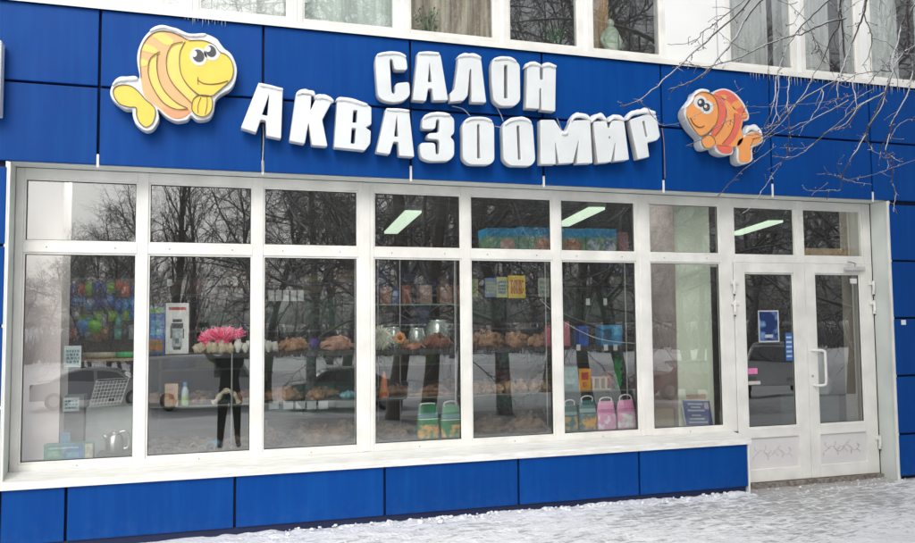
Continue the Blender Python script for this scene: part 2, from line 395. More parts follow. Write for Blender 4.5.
# white blobs of sealant at the feet of the fascia joints
for i, x in enumerate(fx):
    if -1.0 < x < 6.5:
        mb = MB(); mb.box(x-.009, x+.009, -.006, .0105, 2.765, 2.765+.10+.03*((i*7) % 3)/2); mb.build('joint_strip', M['white'], shop, bevel=.003)
# reveals
def quadbox(name, m, *b):
    mb = MB(); mb.box(*b); return mb.build(name, m, shop, bevel=.002)
quadbox('window_reveal', M['jamb'], XL-.02, XL, .004, .235, .45, 2.785)
quadbox('window_reveal', M['jamb'], XR, XR+.02, .004, .235, -.02, 2.785)
quadbox('window_reveal', M['jamb'], XL-.02, XR+.02, .047, .235, 2.787, 2.80)
# right reveal has a joint line
quadbox('reveal_strip', M['white'], XR-.012, XR-.0005, .002, .026, .0, 2.78)
quadbox('reveal_strip', M['white'], XL+.0005, XL+.012, .002, .026, .5, 2.78)
# sill: sloping top, lip, snow dust
mb = MB()
x0, x1 = XL-.01, 4.838
P = [(-.035, .451), (-.035, .497), (-.028, .503), (.235, .535), (.235, .451)]
n = 60; vs = []; fs = []
for i in range(n+1):
    x = x0+(x1-x0)*i/n
    for (y, z) in P: vs.append((x, y+.004*noise.noise(Vector((x*2, z*9, 0))), z+(.004*noise.noise(Vector((x*3, 1, y*9))) if z > .46 else 0)))
for i in range(n):
    for j in range(5): fs.append((i*5+j, i*5+(j+1) % 5, (i+1)*5+(j+1) % 5, (i+1)*5+j))
fs += [(4, 3, 2, 1, 0), tuple(n*5+j for j in range(5))]
mb.add(vs, fs); mb.build('window_sill', M['sill'], shop)
# ---- shop window frame
cols = [(-1.294,-.499), (-.421,.368), (.451,1.228), (1.358,2.135), (2.215,2.996), (3.078,3.846), (3.986,4.757)]
ZB, ZM0, ZM1, ZT = .582, 2.150, 2.229, 2.710
def frame_mesh(mb, y0, y1, tag_=''):
    xs_ = [XL+.002]+[v for c in cols for v in c]+[4.893]
    for i in range(0, len(xs_), 2): mb.box(xs_[i], xs_[i+1], y0, y1, .53, 2.785)
    for c in cols:
        mb.box(c[0], c[1], y0+.001, y1-.001, .53, ZB); mb.box(c[0], c[1], y0+.001, y1-.001, ZM0, ZM1); mb.box(c[0], c[1], y0+.001, y1-.001, ZT, 2.785)
mb = MB(); frame_mesh(mb, WY, WY+.07)
# raised cover strips and joint seams of the profiles
for i in range(len(cols)-1):
    xm = (cols[i][1]+cols[i+1][0])/2; w = (cols[i+1][0]-cols[i][1])/2-.022
    if w > .03: mb.box(xm-w+.01, xm+w-.01, WY-.006, WY+.001, .54, 2.78)
fr = mb.build('window_frame', M['white'], shop, bevel=.003)
ORG[fr.name] = ORG[shop.name]; fr.name = 'shop_window'; ORG['shop_window'] = ORG[shop.name]
mb = MB()
pane_rects = [(c[0], c[1], a, b) for c in cols for a, b in ((ZB, ZM0), (ZM1, ZT))]
def beads(mb, x0, x1, z0, z1, y=WY, w=.014):
    for b in ((x0, x0+w, z0, z1), (x1-w, x1, z0, z1), (x0+w, x1-w, z0, z0+w), (x0+w, x1-w, z1-w, z1)): mb.box(b[0], b[1], y+.012, y+.03, b[2], b[3])
gk = MB()
for (a, b, c, d) in pane_rects:
    pb = MB(); pb.add([(a-.005, WY+.035, c-.005), (b+.005, WY+.035, c-.005), (b+.005, WY+.035, d+.005), (a-.005, WY+.035, d+.005)], [(0, 1, 2, 3)])
    pb.build('pane', M['glass'], fr)
    beads(mb, a, b, c, d); w = .004
    for q in ((a+.014, a+.014+w, c+.014, d-.014), (b-.014-w, b-.014, c+.014, d-.014), (a+.014, b-.014, c+.014, c+.014+w), (a+.014, b-.014, d-.014-w, d-.014)): gk.box(q[0], q[1], WY+.02, WY+.032, q[2], q[3])
mb.build('glazing_bead', M['white'], fr, bevel=.002)
gk.build('gasket', M['gasket'], fr)
# bolts with rust specks on the lower and middle rail
SCW = col((.35, .28, .22))
for c in cols:
    for (x, z) in ((c[0]+(c[1]-c[0])*.2, 2.19), (c[0]+(c[1]-c[0])*.8, 2.19), ((c[0]+c[1])/2, .556)): MB().tube([(x, WY-.004, z), (x, WY+.001, z)], .005, 8).build('screw_cap', SCW, fr)
# ---- door frame + transoms
mb = MB()
T = [(4.919, 5.659), (5.736, 6.483)]
mb.box(4.8935, 4.919, WY+.001, WY+.07, 2.155, 2.785); mb.box(5.659, 5.736, WY+.001, WY+.07, 2.155, 2.785); mb.box(6.483, 6.575, WY+.001, WY+.07, 2.155, 2.785)
for t in T: mb.box(t[0], t[1], WY+.002, WY+.069, 2.155, 2.224); mb.box(t[0], t[1], WY+.002, WY+.069, 2.71, 2.785)
mb.box(6.549, 6.575, WY+.001, WY+.07, .0, 2.155)
tf = mb.build('door_frame', M['white'], shop, bevel=.003)
for t in T:
    pb = MB(); pb.add([(t[0]-.005, WY+.035, 2.22), (t[1]+.005, WY+.035, 2.22), (t[1]+.005, WY+.035, 2.715), (t[0]-.005, WY+.035, 2.715)], [(0, 1, 2, 3)]); pb.build('pane', M['glass'], tf)
    bb = MB(); beads(bb, t[0], t[1], 2.224, 2.71); bb.build('glazing_bead', M['white'], tf, bevel=.002)
def door(x0, x1, gx0, gx1, hinge_right):
    y0 = WY-.012; z0, z1 = .036, 2.153; gz0, gz1 = .549, 2.055; pz0, pz1 = .158, .455
    mb = MB(); a = x0+.002; b = x1-.002
    mb.box(a, gx0, y0, y0+.065, z0, z1); mb.box(gx1, b, y0, y0+.065, z0, z1)
    mb.box(gx0, gx1, y0+.0008, y0+.064, z0, pz0); mb.box(gx0, gx1, y0+.0008, y0+.064, pz1, gz0); mb.box(gx0, gx1, y0+.0008, y0+.064, gz1, z1)
    d = mb.build('door', M['white'], shop, bevel=.004)
    pb = MB(); pb.add([(gx0-.004, y0+.03, gz0-.004), (gx1+.004, y0+.03, gz0-.004), (gx1+.004, y0+.03, gz1+.004), (gx0-.004, y0+.03, gz1+.004)], [(0, 1, 2, 3)]); pb.build('pane', M['glass'], d)
    bb = MB(); beads(bb, gx0, gx1, gz0, gz1, y0+.002); bb.build('glazing_bead', M['white'], d, bevel=.002)
    gk = MB(); w = .005
    for q in ((gx0+.014, gx0+.014+w, gz0+.014, gz1-.014), (gx1-.014-w, gx1-.014, gz0+.014, gz1-.014), (gx0+.014, gx1-.014, gz0+.014, gz0+.014+w), (gx0+.014, gx1-.014, gz1-.014-w, gz1-.014)): gk.box(q[0], q[1], y0+.02, y0+.028, q[2], q[3])
    gk.build('gasket', M['gasket'], d)
    lp = MB(); lp.box(gx0-.002, gx1+.002, y0+.022, y0+.05, pz0-.002, pz1+.002)
    q = lp.build('lower_panel', mat('door_infill', (.72, .71, .70), .5, var=.03, scale=4), d)
    # scrolled relief ornament on the infill
    om = MB(); cx = (gx0+gx1)/2; cz = (pz0+pz1)/2; rr = random.Random(5)
    yo = y0+.0195; wv = lambda x: cz+.028*math.sin(x*2*PI/.19)
    om.tube([(cx+x, yo, wv(x)) for x in [-.215+.43*i/40 for i in range(41)]], .0024, 5)
    for k in range(16):
        x0_ = -.205+.0273*k; sg = 1 if k % 2 else -1; r0 = rr.uniform(.022, .045); a0 = rr.uniform(-.5, .4); fl = 1 if rr.random() < .6 else -1
        q = [(cx+x0_+fl*r0*math.sin(t*1.9+a0), yo, wv(x0_)+sg*r0*1.5*t*(1-.25*t)) for t in [i/8 for i in range(9)]]
        om.tube(q, [.0021-.0013*i/8 for i in range(9)], 5)
        om.blob(q[-1], (.009, .0016, .005), k, .2, 2, 8, 5); om.blob(q[4], (.005, .0016, .008), k, .2, 2, 8, 5)
    om.build('ornament', mat('ornament_grime', (.60, .57, .54) if hinge_right else (.71, .70, .69), .6, var=.12, scale=30), d, smooth=True)
    for z in ((1.93, 1.73, .36) if hinge_right else (1.93, 1.73)):
        h = MB(); xh = x1 if hinge_right else x0; s = 1 if hinge_right else -1
        h.box(xh-.045, xh+.045, y0-.016, y0-.001, z+.01, z+.045)
        h.tube([(xh+s*.012, y0-.017, z-.06), (xh+s*.012, y0-.017, z+.055)], .014, 10)
        h.box(xh+s*.012-.012, xh+s*.012+.012, y0-.02, y0-.001, z-.085, z-.055)
        h.build('hinge', M['white'], d, bevel=.003)
        h = MB(); h.tube([(xh+s*.012, y0-.017, z-.10), (xh+s*.012, y0-.017, z-.085)], .008, 8); h.build('hinge_pin', M['gasket'], d)
    return d
d1 = door(4.896, 5.726, 5.015, 5.591, False)
d2 = door(5.726, 6.546, 5.846, 6.413, True)
# pull handle on the right leaf
hx = 5.775; y0 = WY-.012
mb = MB()
hz0 = at(820, 385, y0).z; hz1 = at(820, 350, y0).z
mb.tube(catmull([(hx, y0, hz1), (hx+.03, y0-.04, hz1), (hx+.075, y0-.075, hz1-.008), (hx+.09, y0-.08, hz1-.05), (hx+.09, y0-.08, hz0+.05), (hx+.075, y0-.075, hz0+.008), (hx+.03, y0-.04, hz0), (hx, y0, hz0)], 6, False), .013, 12)
mb.build('handle', M['white'], d2, smooth=True)
mb = MB(); mb.tube([(hx, y0-.004, hz0+.09), (hx, y0+.001, hz0+.09)], .012, 10); mb.build('lock_cylinder', M['metal'], d2)
# door closer
mb = MB(); mb.box(6.20, 6.44, y0-.045, y0-.001, 2.085, 2.13); mb.build('door_closer', mat('closer_paint', (.62, .62, .6), .4), d2, bevel=.012, seg=3)
mb = MB(); mb.tube([(6.30, y0-.05, 2.125), (6.30, y0-.05, 2.16), (6.20, y0-.06, 2.172)], .007, 6); mb.tube([(6.20, y0-.06, 2.172), (6.28, y0-.02, 2.172)], .006, 6)
mb.build('closer_arm', M['metal'], d2)
quadbox('threshold', mat('grimy_threshold', (.13, .10, .08), .8, c2=(.3, .28, .26), scale=25), 4.84, 6.575, .19, .32, -.03, .032)
# ---- upper flashing and upper windows
UY = .09
mb = MB(); n = 80; vs = []; fs = []
P = [(-.03, 3.962), (-.034, 4.00), (UY, 4.022), (UY, 3.962)]
mb.box(-9, 14, -.03, -.026, 3.958, 4.004); mb.add([(-9, -.026, 4.004), (14, -.026, 4.004), (14, UY, 4.02), (-9, UY, 4.02), (-9, -.026, 3.99), (14, -.026, 3.99), (14, UY, 3.99), (-9, UY, 3.99)], [(0, 1, 2, 3), (4, 5, 6, 7), (0, 1, 5, 4), (3, 2, 6, 7), (0, 3, 7, 4), (1, 2, 6, 5)])
mb.build('upper_sill', M['white'], shop)
def X(u, v): return at(u, v, UY).x
ub = [(-6.0, -5.0), (-4.9, -3.95), (-3.85, -2.9), (-2.75, -1.75), (X(60, 4)-.93+.0, X(181, 15)), (X(199, 16), X(288, 22)), (X(303, 24), X(395, 33)), (X(410, 37), X(494.5, 43)),
      (X(509.5, 45), X(579, 50)), (X(593, 52), X(661.5, 59)), (X(731, 66), X(793.5, 72)), (X(806, 74), X(858, 79)), (X(872.5, 80), X(872.5, 80)+.74), (X(872.5, 80)+.86, X(872.5, 80)+1.6)]
ub[4] = (ub[5][0]-.13-.0-1.02, ub[4][1])
ZU0, ZU1 = 4.075, 5.55
zedge = [-9]+[v for w in ub for v in w]+[14]
UW = []
for i, (a, b) in enumerate(ub):
    mb = MB(); w = .05
    mb.box(a-w, a, UY, UY+.07, ZU0-.055, ZU1+w); mb.box(b, b+w, UY, UY+.07, ZU0-.055, ZU1+w)
    mb.box(a, b, UY+.001, UY+.069, ZU0-.055, ZU0); mb.box(a, b, UY+.001, UY+.069, ZU1, ZU1+w)
    o = mb.build('upper_window', M['white'], shop, bevel=.003)
    pb = MB(); pb.add([(a-.004, UY+.035, ZU0-.004), (b+.004, UY+.035, ZU0-.004), (b+.004, UY+.035, ZU1+.004), (a-.004, UY+.035, ZU1+.004)], [(0, 1, 2, 3)]); pb.build('pane', M['glass_up'], o)
    bb = MB(); beads(bb, a, b, ZU0, ZU1, UY); bb.build('glazing_bead', M['white'], o)
    UW.append(o)
mb = MB()
for i in range(0, len(zedge), 2):
    a = zedge[i]+(.05 if i else 0); b = zedge[i+1]-(.05 if i+2 < len(zedge) else 0)
    if b-a > .004: mb.box(a, b, UY-.004, UY+.2, 3.995, ZU1+.05)
mb.box(-9, 14, UY-.003, UY+.2, ZU1+.051, 7.2)
mb.build('upper_wall', M['wallwhite'], shop, bevel=.002)
xs_ = at(717, 40, UY).x
quadbox('panel_joint', mat('joint_grey', (.42, .43, .42)), xs_-.004, xs_+.004, UY-.007, UY-.0045, 4.03, 5.6)
quadbox('upper_room', mat('dim_upper_room', (.16, .16, .15), .9), -9, 14, 1.9, 2.0, 4.0, 6.5)
quadbox('roof', M['wallwhite'], -9, 14, -.1, 9, 5.8, 7.4)
# ---- interior shell
mb = MB()
mb.box(-1.62, -1.45, .31, 3.05, -.05, 3.05)
mb.build('side_wall', M['pinkwall'], shop)
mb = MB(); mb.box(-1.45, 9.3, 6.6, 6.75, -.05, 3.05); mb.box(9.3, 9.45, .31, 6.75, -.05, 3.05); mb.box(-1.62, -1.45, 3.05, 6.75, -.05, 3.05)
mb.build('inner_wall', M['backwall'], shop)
mb = MB(); mb.box(-1.62, 9.45, .31, 6.75, 3.05, 3.2); mb.build('ceiling', mat('dull_ceiling', (.34, .35, .33), .9), shop)
mb = MB(); mb.box(-1.62, 9.45, .31, 6.75, -.06, .015); mb.build('shop_floor', mat('tiled_floor', (.26, .23, .2), .5, c2=(.2, .17, .15)), shop)
c0 = at(677, 330, .5).x; c1 = at(712, 330, .5).x
mb = MB(); mb.box(c0, c1, .5, 1.0, .016, 3.05); mb.build('column', M['column'], shop)
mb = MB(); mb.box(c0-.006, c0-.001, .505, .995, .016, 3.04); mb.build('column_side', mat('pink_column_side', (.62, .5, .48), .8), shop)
xp = at(61, 330, .5).x
mb = MB(); mb.box(-1.449, xp, .5, .9, .577, 3.05); mb.build('pier', M['pinkwall'], shop)
mb = MB(); mb.box(6.55, 6.7, .32, .64, .016, 3.05); mb.build('entry_wall', mat('brown_entry_wall', (.42, .36, .31), .8, var=.1, scale=4), shop)
# inner ledge behind the glass
mb = MB(); mb.box(-1.45, 4.4, .312, .98, .545, .575); mb.build('inner_ledge', mat('stone_ledge', (.3, .28, .25), .7, var=.2), shop)
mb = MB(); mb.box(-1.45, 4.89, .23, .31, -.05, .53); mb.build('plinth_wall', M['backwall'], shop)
# ================================================================== SIGN LETTERS
FY = -.13
def px(pts, ox, oy, sc, y=FY):
    out = []
    for a, b in pts:
        p = at(ox+a/sc, oy+b/sc, y); out.append((p.x, p.z))
    return out
def snowcap(line, parent, name='snow_cap', th=.03, seed=0, yf=FY-.012, yb=-.03):
    """lumpy ridge of snow lying on a line of (x,z) points"""
    pts = catmull([(p[0], p[1]) for p in line], 7, False); k = len(pts); mb = MB(); vs = []; fs = []; nn = 9
    for i, p in enumerate(pts):
        t = i/(k-1); e = max(.12, min(1, 6*t+.1, 6*(1-t)+.1))**.5
        for j in range(nn):
            a = PI*j/(nn-1); h = th*e*(.75+.7*noise.noise(Vector((p.x*14, a*1.3, seed))))
            yy = yb+(yf-yb)*(.5-.5*math.cos(a)); z = p.y+h*math.sin(a)**.6-(.006 if j in (0, nn-1) else 0)-.004
            if j == nn-1: z -= .018*e*(.6+.8*abs(noise.noise(Vector((p.x*18, 3, seed)))))
            vs.append((p.x, yy, z))
    for i in range(k-1):
        for j in range(nn-1): fs.append((i*nn+j, i*nn+j+1, (i+1)*nn+j+1, (i+1)*nn+j))
        fs.append((i*nn+nn-1, i*nn, (i+1)*nn, (i+1)*nn+nn-1))
    fs.append(tuple(range(nn))[::-1]); fs.append(tuple(range((k-1)*nn, k*nn)))
    mb.add(vs, fs); return mb.build(name, M['snow'], parent, smooth=True)
LET = [
 ('С', 'white raised letter С beginning the upper word of the shop sign', 370, 45, 8.356, [[(45,130),(60,72),(130,58),(250,62),(302,98),(318,208),(205,208),(190,118),(166,118),(182,400),(212,408),(212,318),(330,305),(337,418),(290,465),(200,480),(110,462),(66,425)]], [[(60,75),(150,56),(250,62),(300,90)]], .012),
 ('А', 'white raised letter А of the upper word, between С and Л', 370, 45, 8.356, [[(402,62),(568,58),(592,85),(655,460),(530,462),(520,362),(488,362),(470,467),(358,458)],[(500,150),(517,307),(486,307)]], [[(404,62),(490,56),(575,62)]], .010),
 ('Л', 'white raised letter Л in the middle of the upper word', 445, 45, 7.757, [[(108,82),(130,72),(250,74),(280,95),(322,445),(206,442),(205,188),(195,188),(178,390),(148,430),(44,440),(40,372),(74,342),(98,180)]], [[(104,84),(150,70),(220,72),(278,92)]], .018),
 ('О', 'white raised letter О of the upper word, between Л and Н', 445, 45, 7.757, [[(362,150),(380,105),(425,95),(530,102),(582,150),(586,430),(545,472),(430,472),(378,428),(365,300)],[(461,155),(485,155),(487,412),(461,412)]], [[(380,104),(430,92),(500,96),(550,120)]], .012),
 ('Н', 'white raised letter Н ending the upper word, an icicle of snow at its top corner', 445, 45, 7.757, [[(640,155),(738,152),(740,268),(762,268),(764,158),(862,166),(857,515),(748,503),(746,336),(736,336),(733,495),(630,488)]], [[(632,160),(660,140),(700,138),(742,152)], [(760,156),(800,148),(862,160)]], .022),
 ('А', 'white raised letter А beginning the long lower word, tilted and leftmost of all letters', 235, 75, 7.75, [[(182,60),(372,102),(358,492),(243,470),(240,352),(200,345),(165,446),(45,408)],[(265,150),(252,314),(211,306)]], [[(182,60),(280,80),(372,102)]], .006),
 ('К', 'white raised letter К of the lower word with a thick cap of snow', 285, 80, 6.79, [[(76,92),(180,100),(174,205),(212,118),(322,142),(254,270),(290,450),(184,442),(160,292),(135,432),(30,412)]], [[(78,90),(130,74),(185,84),(205,100)], [(200,112),(270,112),(330,138)]], .030),
 ('В', 'white raised letter В of the lower word, between К and А', 285, 80, 6.79, [[(356,130),(540,152),(588,185),(588,300),(548,322),(584,345),(580,430),(545,478),(334,456)],[(465,205),(492,205),(487,288),(460,288)],[(455,325),(482,328),(475,430),(448,430)]], [[(350,128),(400,122),(480,140),(560,162)]], .018),
 ('А', 'white raised letter А of the lower word, between В and З', 370, 100, 7.756, [[(128,62),(305,76),(345,440),(228,432),(221,325),(183,322),(155,420),(50,404)],[(210,120),(220,284),(190,280)]], [[(128,62),(220,66),(305,76)]], .006),
 ('З', 'white raised letter З in the middle of the lower word', 370, 100, 7.756, [[(402,225),(410,140),(452,108),(615,110),(655,145),(655,258),(622,285),(655,315),(655,430),(615,472),(470,475),(402,452),(388,400),(388,330),(508,330),(512,420),(537,420),(540,306),(445,300),(450,256),(538,252),(540,150),(515,150),(510,226)]], [[(415,135),(460,106),(540,100),(620,110)]], .014),
 ('О', 'white raised letter О of the lower word, standing right beside the З', 455, 105, 7.753, [[(58,150),(100,99),(265,99),(305,145),(308,430),(270,463),(110,460),(62,415)],[(174,150),(191,150),(196,412),(175,412)]], [[(80,118),(130,96),(230,96),(285,118)]], .010),
 ('О', 'white raised letter О of the lower word, standing right beside the М', 455, 105, 7.753, [[(368,160),(415,112),(545,104),(605,145),(625,430),(590,473),(430,470),(378,425)],[(481,160),(500,160),(511,422),(491,422)]], [[(385,140),(440,108),(540,98),(590,130)]], .018),
 ('М', 'white raised letter М of the lower word, the widest letter, snow on its right peak', 530, 105, 8.357, [[(88,122),(205,122),(288,245),(345,128),(505,122),(525,485),(393,490),(408,292),(362,484),(243,490),(213,310),(218,495),(90,495)]], [[(345,128),(375,92),(430,84),(480,100),(508,120)], [(262,232),(290,236),(315,226)]], .030),
 ('И', 'white raised letter И of the lower word, snow on both its stems', 590, 100, 7.757, [[(26,165),(132,160),(140,215),(152,215),(168,158),(265,150),(305,462),(190,475),(197,330),(165,480),(62,490)],[(150,280),(160,286),(155,302),(149,300)]], [[(8,165),(50,125),(90,124),(134,156)], [(145,158),(190,128),(268,146)]], .030),
 ('Р', 'white raised letter Р ending the lower word, broad cap of snow on top', 590, 100, 7.757, [[(306,152),(488,94),(515,118),(545,280),(520,312),(446,330),(461,440),(374,460)],[(408,165),(424,162),(446,282),(433,286)]], [[(285,145),(330,105),(420,88),(505,96)]], .036),
]
for idx, (ch, lab, ox, oy, sc, loops, caps, th) in enumerate(LET):
    W = [px(lp, ox, oy, sc) for lp in loops]
    cx = sum(p[0] for p in W[0])/len(W[0]); cz = min(p[1] for p in W[0])
    r = root('sign_letter', (cx, 0, cz), lab, 'sign letter', 'raised white letters of the shop sign')
    big = [len(lp) > 5 for lp in W]
    W2 = [roundp(p, .028 if (k == 0 and ch in 'СОЗ') else .011 if k == 0 else .005) for k, p in enumerate(W)]
    plate('letter_body', W2, FY, -.045, M['letter'], r, bevel=.006, mside=M['lside'])
    mb = MB()
    for dx in (-.06, .06): mb.tube([(cx+dx, -.05, cz+.3), (cx+dx, .002, cz+.3)], .006, 6)
    mb.build('stand_off_pin', M['metal'], r)
    for k, c in enumerate(caps): snowcap(px(c, ox, oy, sc), r, th=th*1.15, seed=idx*3+k)
# sagging wires between the letters
def wire(pts, r, label, m=M['gasket'], y=-.06, name='wire', cat='wire'):
    q = [Vector(at(u, v, y)) for u, v in pts]
    o = MB().tube(catmull(q, 6, False), r, 5).build(name, m, smooth=True, loc=q[0]); return tag(o, label, cat)
gw = col((.45, .45, .44))
wire([(452, 106), (463, 109), (470, 116)], .004, 'thin grey wire running from the upper word down to the letter З', gw)
wire([(497, 108), (501, 115), (503, 121)], .004, 'thin grey wire hanging from letter О of the upper word', gw)
wire([(495, 126), (500, 127), (505, 125)], .004, 'short grey wire linking the two neighbouring О letters', gw)
wire([(557, 118), (563, 132), (568, 129), (573, 119)], .004, 'thin wire sagging in the notch of letter М', gw)
wire([(263, 124), (263.5, 140), (262, 172)], .0055, 'pale cable running down the joint below the leftmost letter', gw, y=-.012)
wire([(662, 128), (664, 145), (665, 178)], .004, 'reddish grey cable hanging below the last letter to the window frame', col((.35, .22, .2)), y=-.012)
# ================================================================== FISH SIGNS
def pxy(pts, y): return [(at(u, v, y).x, at(u, v, y).z) for u, v in pts]
V3 = dict(var=.03); YEL = col((.86, .62, .09), .4, **V3); YEL2 = col((.82, .66, .16), .4, **V3); PEA = col((.88, .47, .21), .4, **V3); PED = col((.78, .34, .17), .4, **V3)
INK = col((.12, .10, .07), .5); EYE = col((.06, .065, .07), .3); WH = M['letter']; RED = col((.80, .17, .12), .4, **V3); ORG_ = col((.88, .37, .12), .4, **V3)
def layer(r, name, pts, k, m, rnd=True, label=None):
    y1 = FY-.0005-.0035*(k-1); y0 = y1-.0033
    q = pxy(pts, y0)
    if rnd: q = [tuple(p) for p in catmull(q, 4)]
    o = plate(name, [q], y0, y1, m, r)
    if label: o['label'] = label
    return o
def inkline(r, pts, k, w=.0045, name='outline', closed=False):
    y = FY-.0035*k-.0005
    q = [Vector((p[0], y, p[1])) for p in pxy(pts, y)]
    q = [Vector((a.x, y, a.z)) for a in catmull(q, 5, closed)]
    o = MB().tube(q, w, 4, closed=closed).build(name, INK, r); return o
def ell(cx, cy, rx, ry, rot=0, n=14):
    return [(cx+rx*math.cos(t)*math.cos(rot)-ry*math.sin(t)*math.sin(rot), cy+rx*math.cos(t)*math.sin(rot)+ry*math.sin(t)*math.cos(rot)) for t in [2*PI*i/n for i in range(n)]]
f1 = root('fish_sign', (at(173, 130, 0).x, 0, at(173, 130, 0).z), 'yellow cartoon fish sign board with peach stripes, mounted on the blue panels at left', 'fish sign', 'cartoon fish sign boards')
out1 = [(139.2,78),(137.6,66),(137,57.4),(138,50),(140.5,43.2),(144,37),(148.8,31.6),(153,28.5),(159,26.4),(167,26.5),(174.6,28.4),(181,31.5),(188.5,33.8),(197,33.5),(206.4,33.8),(216,38),(220,42.5),(224.4,48.3),(229,51.5),(232.7,56),(236,64),(237,71),(236,78),(234,84),(230,89),(224.6,92),(219,95.5),(215.6,100),(214.5,106),(213.7,111.6),(209,118.3),(200,120),(195,118.5),(191,115),(188,119),(183.4,120.5),(175.6,121),(165.3,116),(157.9,109),(159,116),(157.9,121.7),(152.7,129),(145,130.5),(136,124),(132.7,116),(132,109.5),(126,109),(121.8,107),(112.7,99.8),(110,92),(112.7,84),(119,79.5),(129,78.5)]
q = pxy(out1, FY); plate('board', [[tuple(p) for p in catmull(q, 3)]], FY, -.03, WH, f1, bevel=.006, mside=M['lside'])
layer(f1, 'tail', [(113,91),(116,86.5),(123,84.6),(131,86),(138,91),(145,99),(151,104),(155,109),(155,116),(152,123.5),(146,127),(140,123),(136.5,115),(136,107.5),(129,107),(120,104),(115,98)], 1, YEL)
layer(f1, 'body', [(140.8,72),(140,60),(142,47),(149,36),(160,31),(173,32.5),(184,37.5),(192,42),(196,70),(193,95),(193,108),(189,114),(180,118.5),(170,116.5),(158,107),(148,100),(142.5,90)], 1, PEA)
layer(f1, 'fin_stripe', [(152,35.5),(160,32),(167,35),(174,41),(170,45),(164,44),(157,39)], 2, YEL2); layer(f1, 'fin_stripe', [(144,44),(150,45),(157.5,50),(155,53.5),(148,52),(141.5,50)], 2, YEL2); layer(f1, 'fin_stripe', [(141,58.5),(147.5,61),(147,65),(143,66.5),(140.6,65)], 2, YEL2)
layer(f1, 'body_stripe', [(158.5,52.5),(150.5,59),(148.2,70),(150,80),(154,89),(161,99),(170,107.5),(178,109),(187,108.3),(176,101.5),(165,91.5),(159,80),(156.8,65)], 2, YEL2)
layer(f1, 'body_stripe', [(176,43),(169,50),(166.5,60),(168,72),(173,83),(182,93),(191.5,102.5),(196,95),(186,84),(181,70),(181,54),(185,41)], 2, YEL2)
layer(f1, 'belly_fin', [(162,107.5),(172,110.5),(186,109.5),(190,111),(186,115.5),(179,118),(171,116.5)], 2, PED)
layer(f1, 'head', [(185,41.5),(194,40),(205,41),(213,44.5),(219,51),(226,54.5),(231.5,61),(233.3,70),(231,79.5),(223,87),(214,94.5),(205,96.3),(196,93),(187,84),(180.5,72),(179.5,56)], 3, YEL)
layer(f1, 'side_fin', [(191.8,104),(193.5,99),(198,95.5),(205,95),(211,97),(212.3,104),(210.5,111.5),(204,116.5),(196.5,115),(192.2,110)], 4, YEL)
for L_ in ([(185,41.5),(179.8,53),(180.3,71),(187,84),(198,94),(206,96.5),(215,94.7)], [(183,41.5),(172,45),(166.5,57),(167.5,73),(174,85),(183,94.5),(191.8,103)], [(160,51.5),(150.5,58),(148,70),(150,81),(156,93),(164,103),(176,109),(188,108.5)]): inkline(f1, L_, 4.4, .0036)
inkline(f1, [(157.5,54),(156.6,66),(159,80),(165,91.5),(176,102),(187.5,108)], 3.6, .0034)
inkline(f1, [(192,104),(193.5,99),(198,95.5),(205,95),(211,97),(212.3,104),(210.5,111.5),(204,116.5),(196.5,115),(192.2,110)], 5.2, .0036, closed=True)
for a in ([(201,97),(198,105),(198,113)], [(207,97),(207,105),(205,114)]): inkline(f1, a, 5.2, .0025)
inkline(f1, [(113,91),(116,86.5),(123,84.6),(131,86),(138,91),(145,99),(151,104),(155,109),(155,116),(152,123.5),(146,127),(140,123),(136.5,115),(136,107.5),(129,107),(120,104),(115,98)], 2.3, .0036, closed=True)
inkline(f1, [(141,78),(140,60),(142,47),(149,36),(160,31),(173,32.5),(184,37.5),(189,41)], 2.6, .0036)
inkline(f1, [(198,80),(203,83),(211,84),(220,83),(228,80.5)], 4.4, .0036, 'smile'); inkline(f1, [(198,77),(197.6,81),(198.3,84.5)], 4.4, .003, 'smile')
inkline(f1, [(189,40.5),(203,40.3),(214,44.8),(219.5,51.5),(226,54.5),(231.5,61),(233.3,70),(231,79.5),(223,87),(214,94.5)], 4.4, .0032)
layer(f1, 'eye_white', ell(198.5,56.5,8.2,9.2,-.5), 4, WH); layer(f1, 'pupil', ell(198.3,55.6,5.6,6.6,-.6), 5, EYE); layer(f1, 'eye_glint', ell(194.2,53.6,2.7,3.2), 6, WH)
layer(f1, 'eye_white', ell(212,52,8,8.4,-.5), 4, WH); layer(f1, 'pupil', ell(210.8,51,5,6.1,-.6), 5, EYE); layer(f1, 'eye_glint', ell(208,48.8,2.7,3), 6, WH)
snowcap(pxy([(150,30),(160,26),(174,28),(188,33.5),(206,33.5)], FY), f1, th=.016, seed=91)
snowcap(pxy([(112.5,84),(119,79),(129,78),(138,78)], FY), f1, th=.03, seed=92)
f2 = root('fish_sign', (at(722, 165, 0).x, 0, at(722, 165, 0).z), 'orange cartoon fish sign board with red stripes, mounted on the blue panels at right', 'fish sign', 'cartoon fish sign boards')
def P2(pts): return [(675+a/6.03, 80+b/6.03) for a, b in pts]
out2 = P2([(118,78),(135,66),(165,60),(195,66),(222,78),(250,60),(300,50),(352,70),(395,110),(428,160),(447,212),(440,242),(402,248),(400,280),(412,330),(445,312),(500,310),(530,340),(528,372),(500,395),(468,412),(468,480),(440,502),(405,508),(375,485),(372,412),(352,402),(352,430),(340,450),(290,452),(250,432),(236,408),(200,418),(168,412),(152,380),(152,345),(100,292),(58,215),(64,165),(105,130)])
q = pxy(out2, FY); plate('board', [[tuple(p) for p in catmull(q, 3)]], FY, -.02, WH, f2, bevel=.006, mside=M['lside'])
layer(f2, 'dorsal_fin', P2([(238,86),(262,66),(300,60),(345,78),(385,118),(415,165),(436,212),(430,232),(400,236),(380,200),(320,130)]), 1, RED)
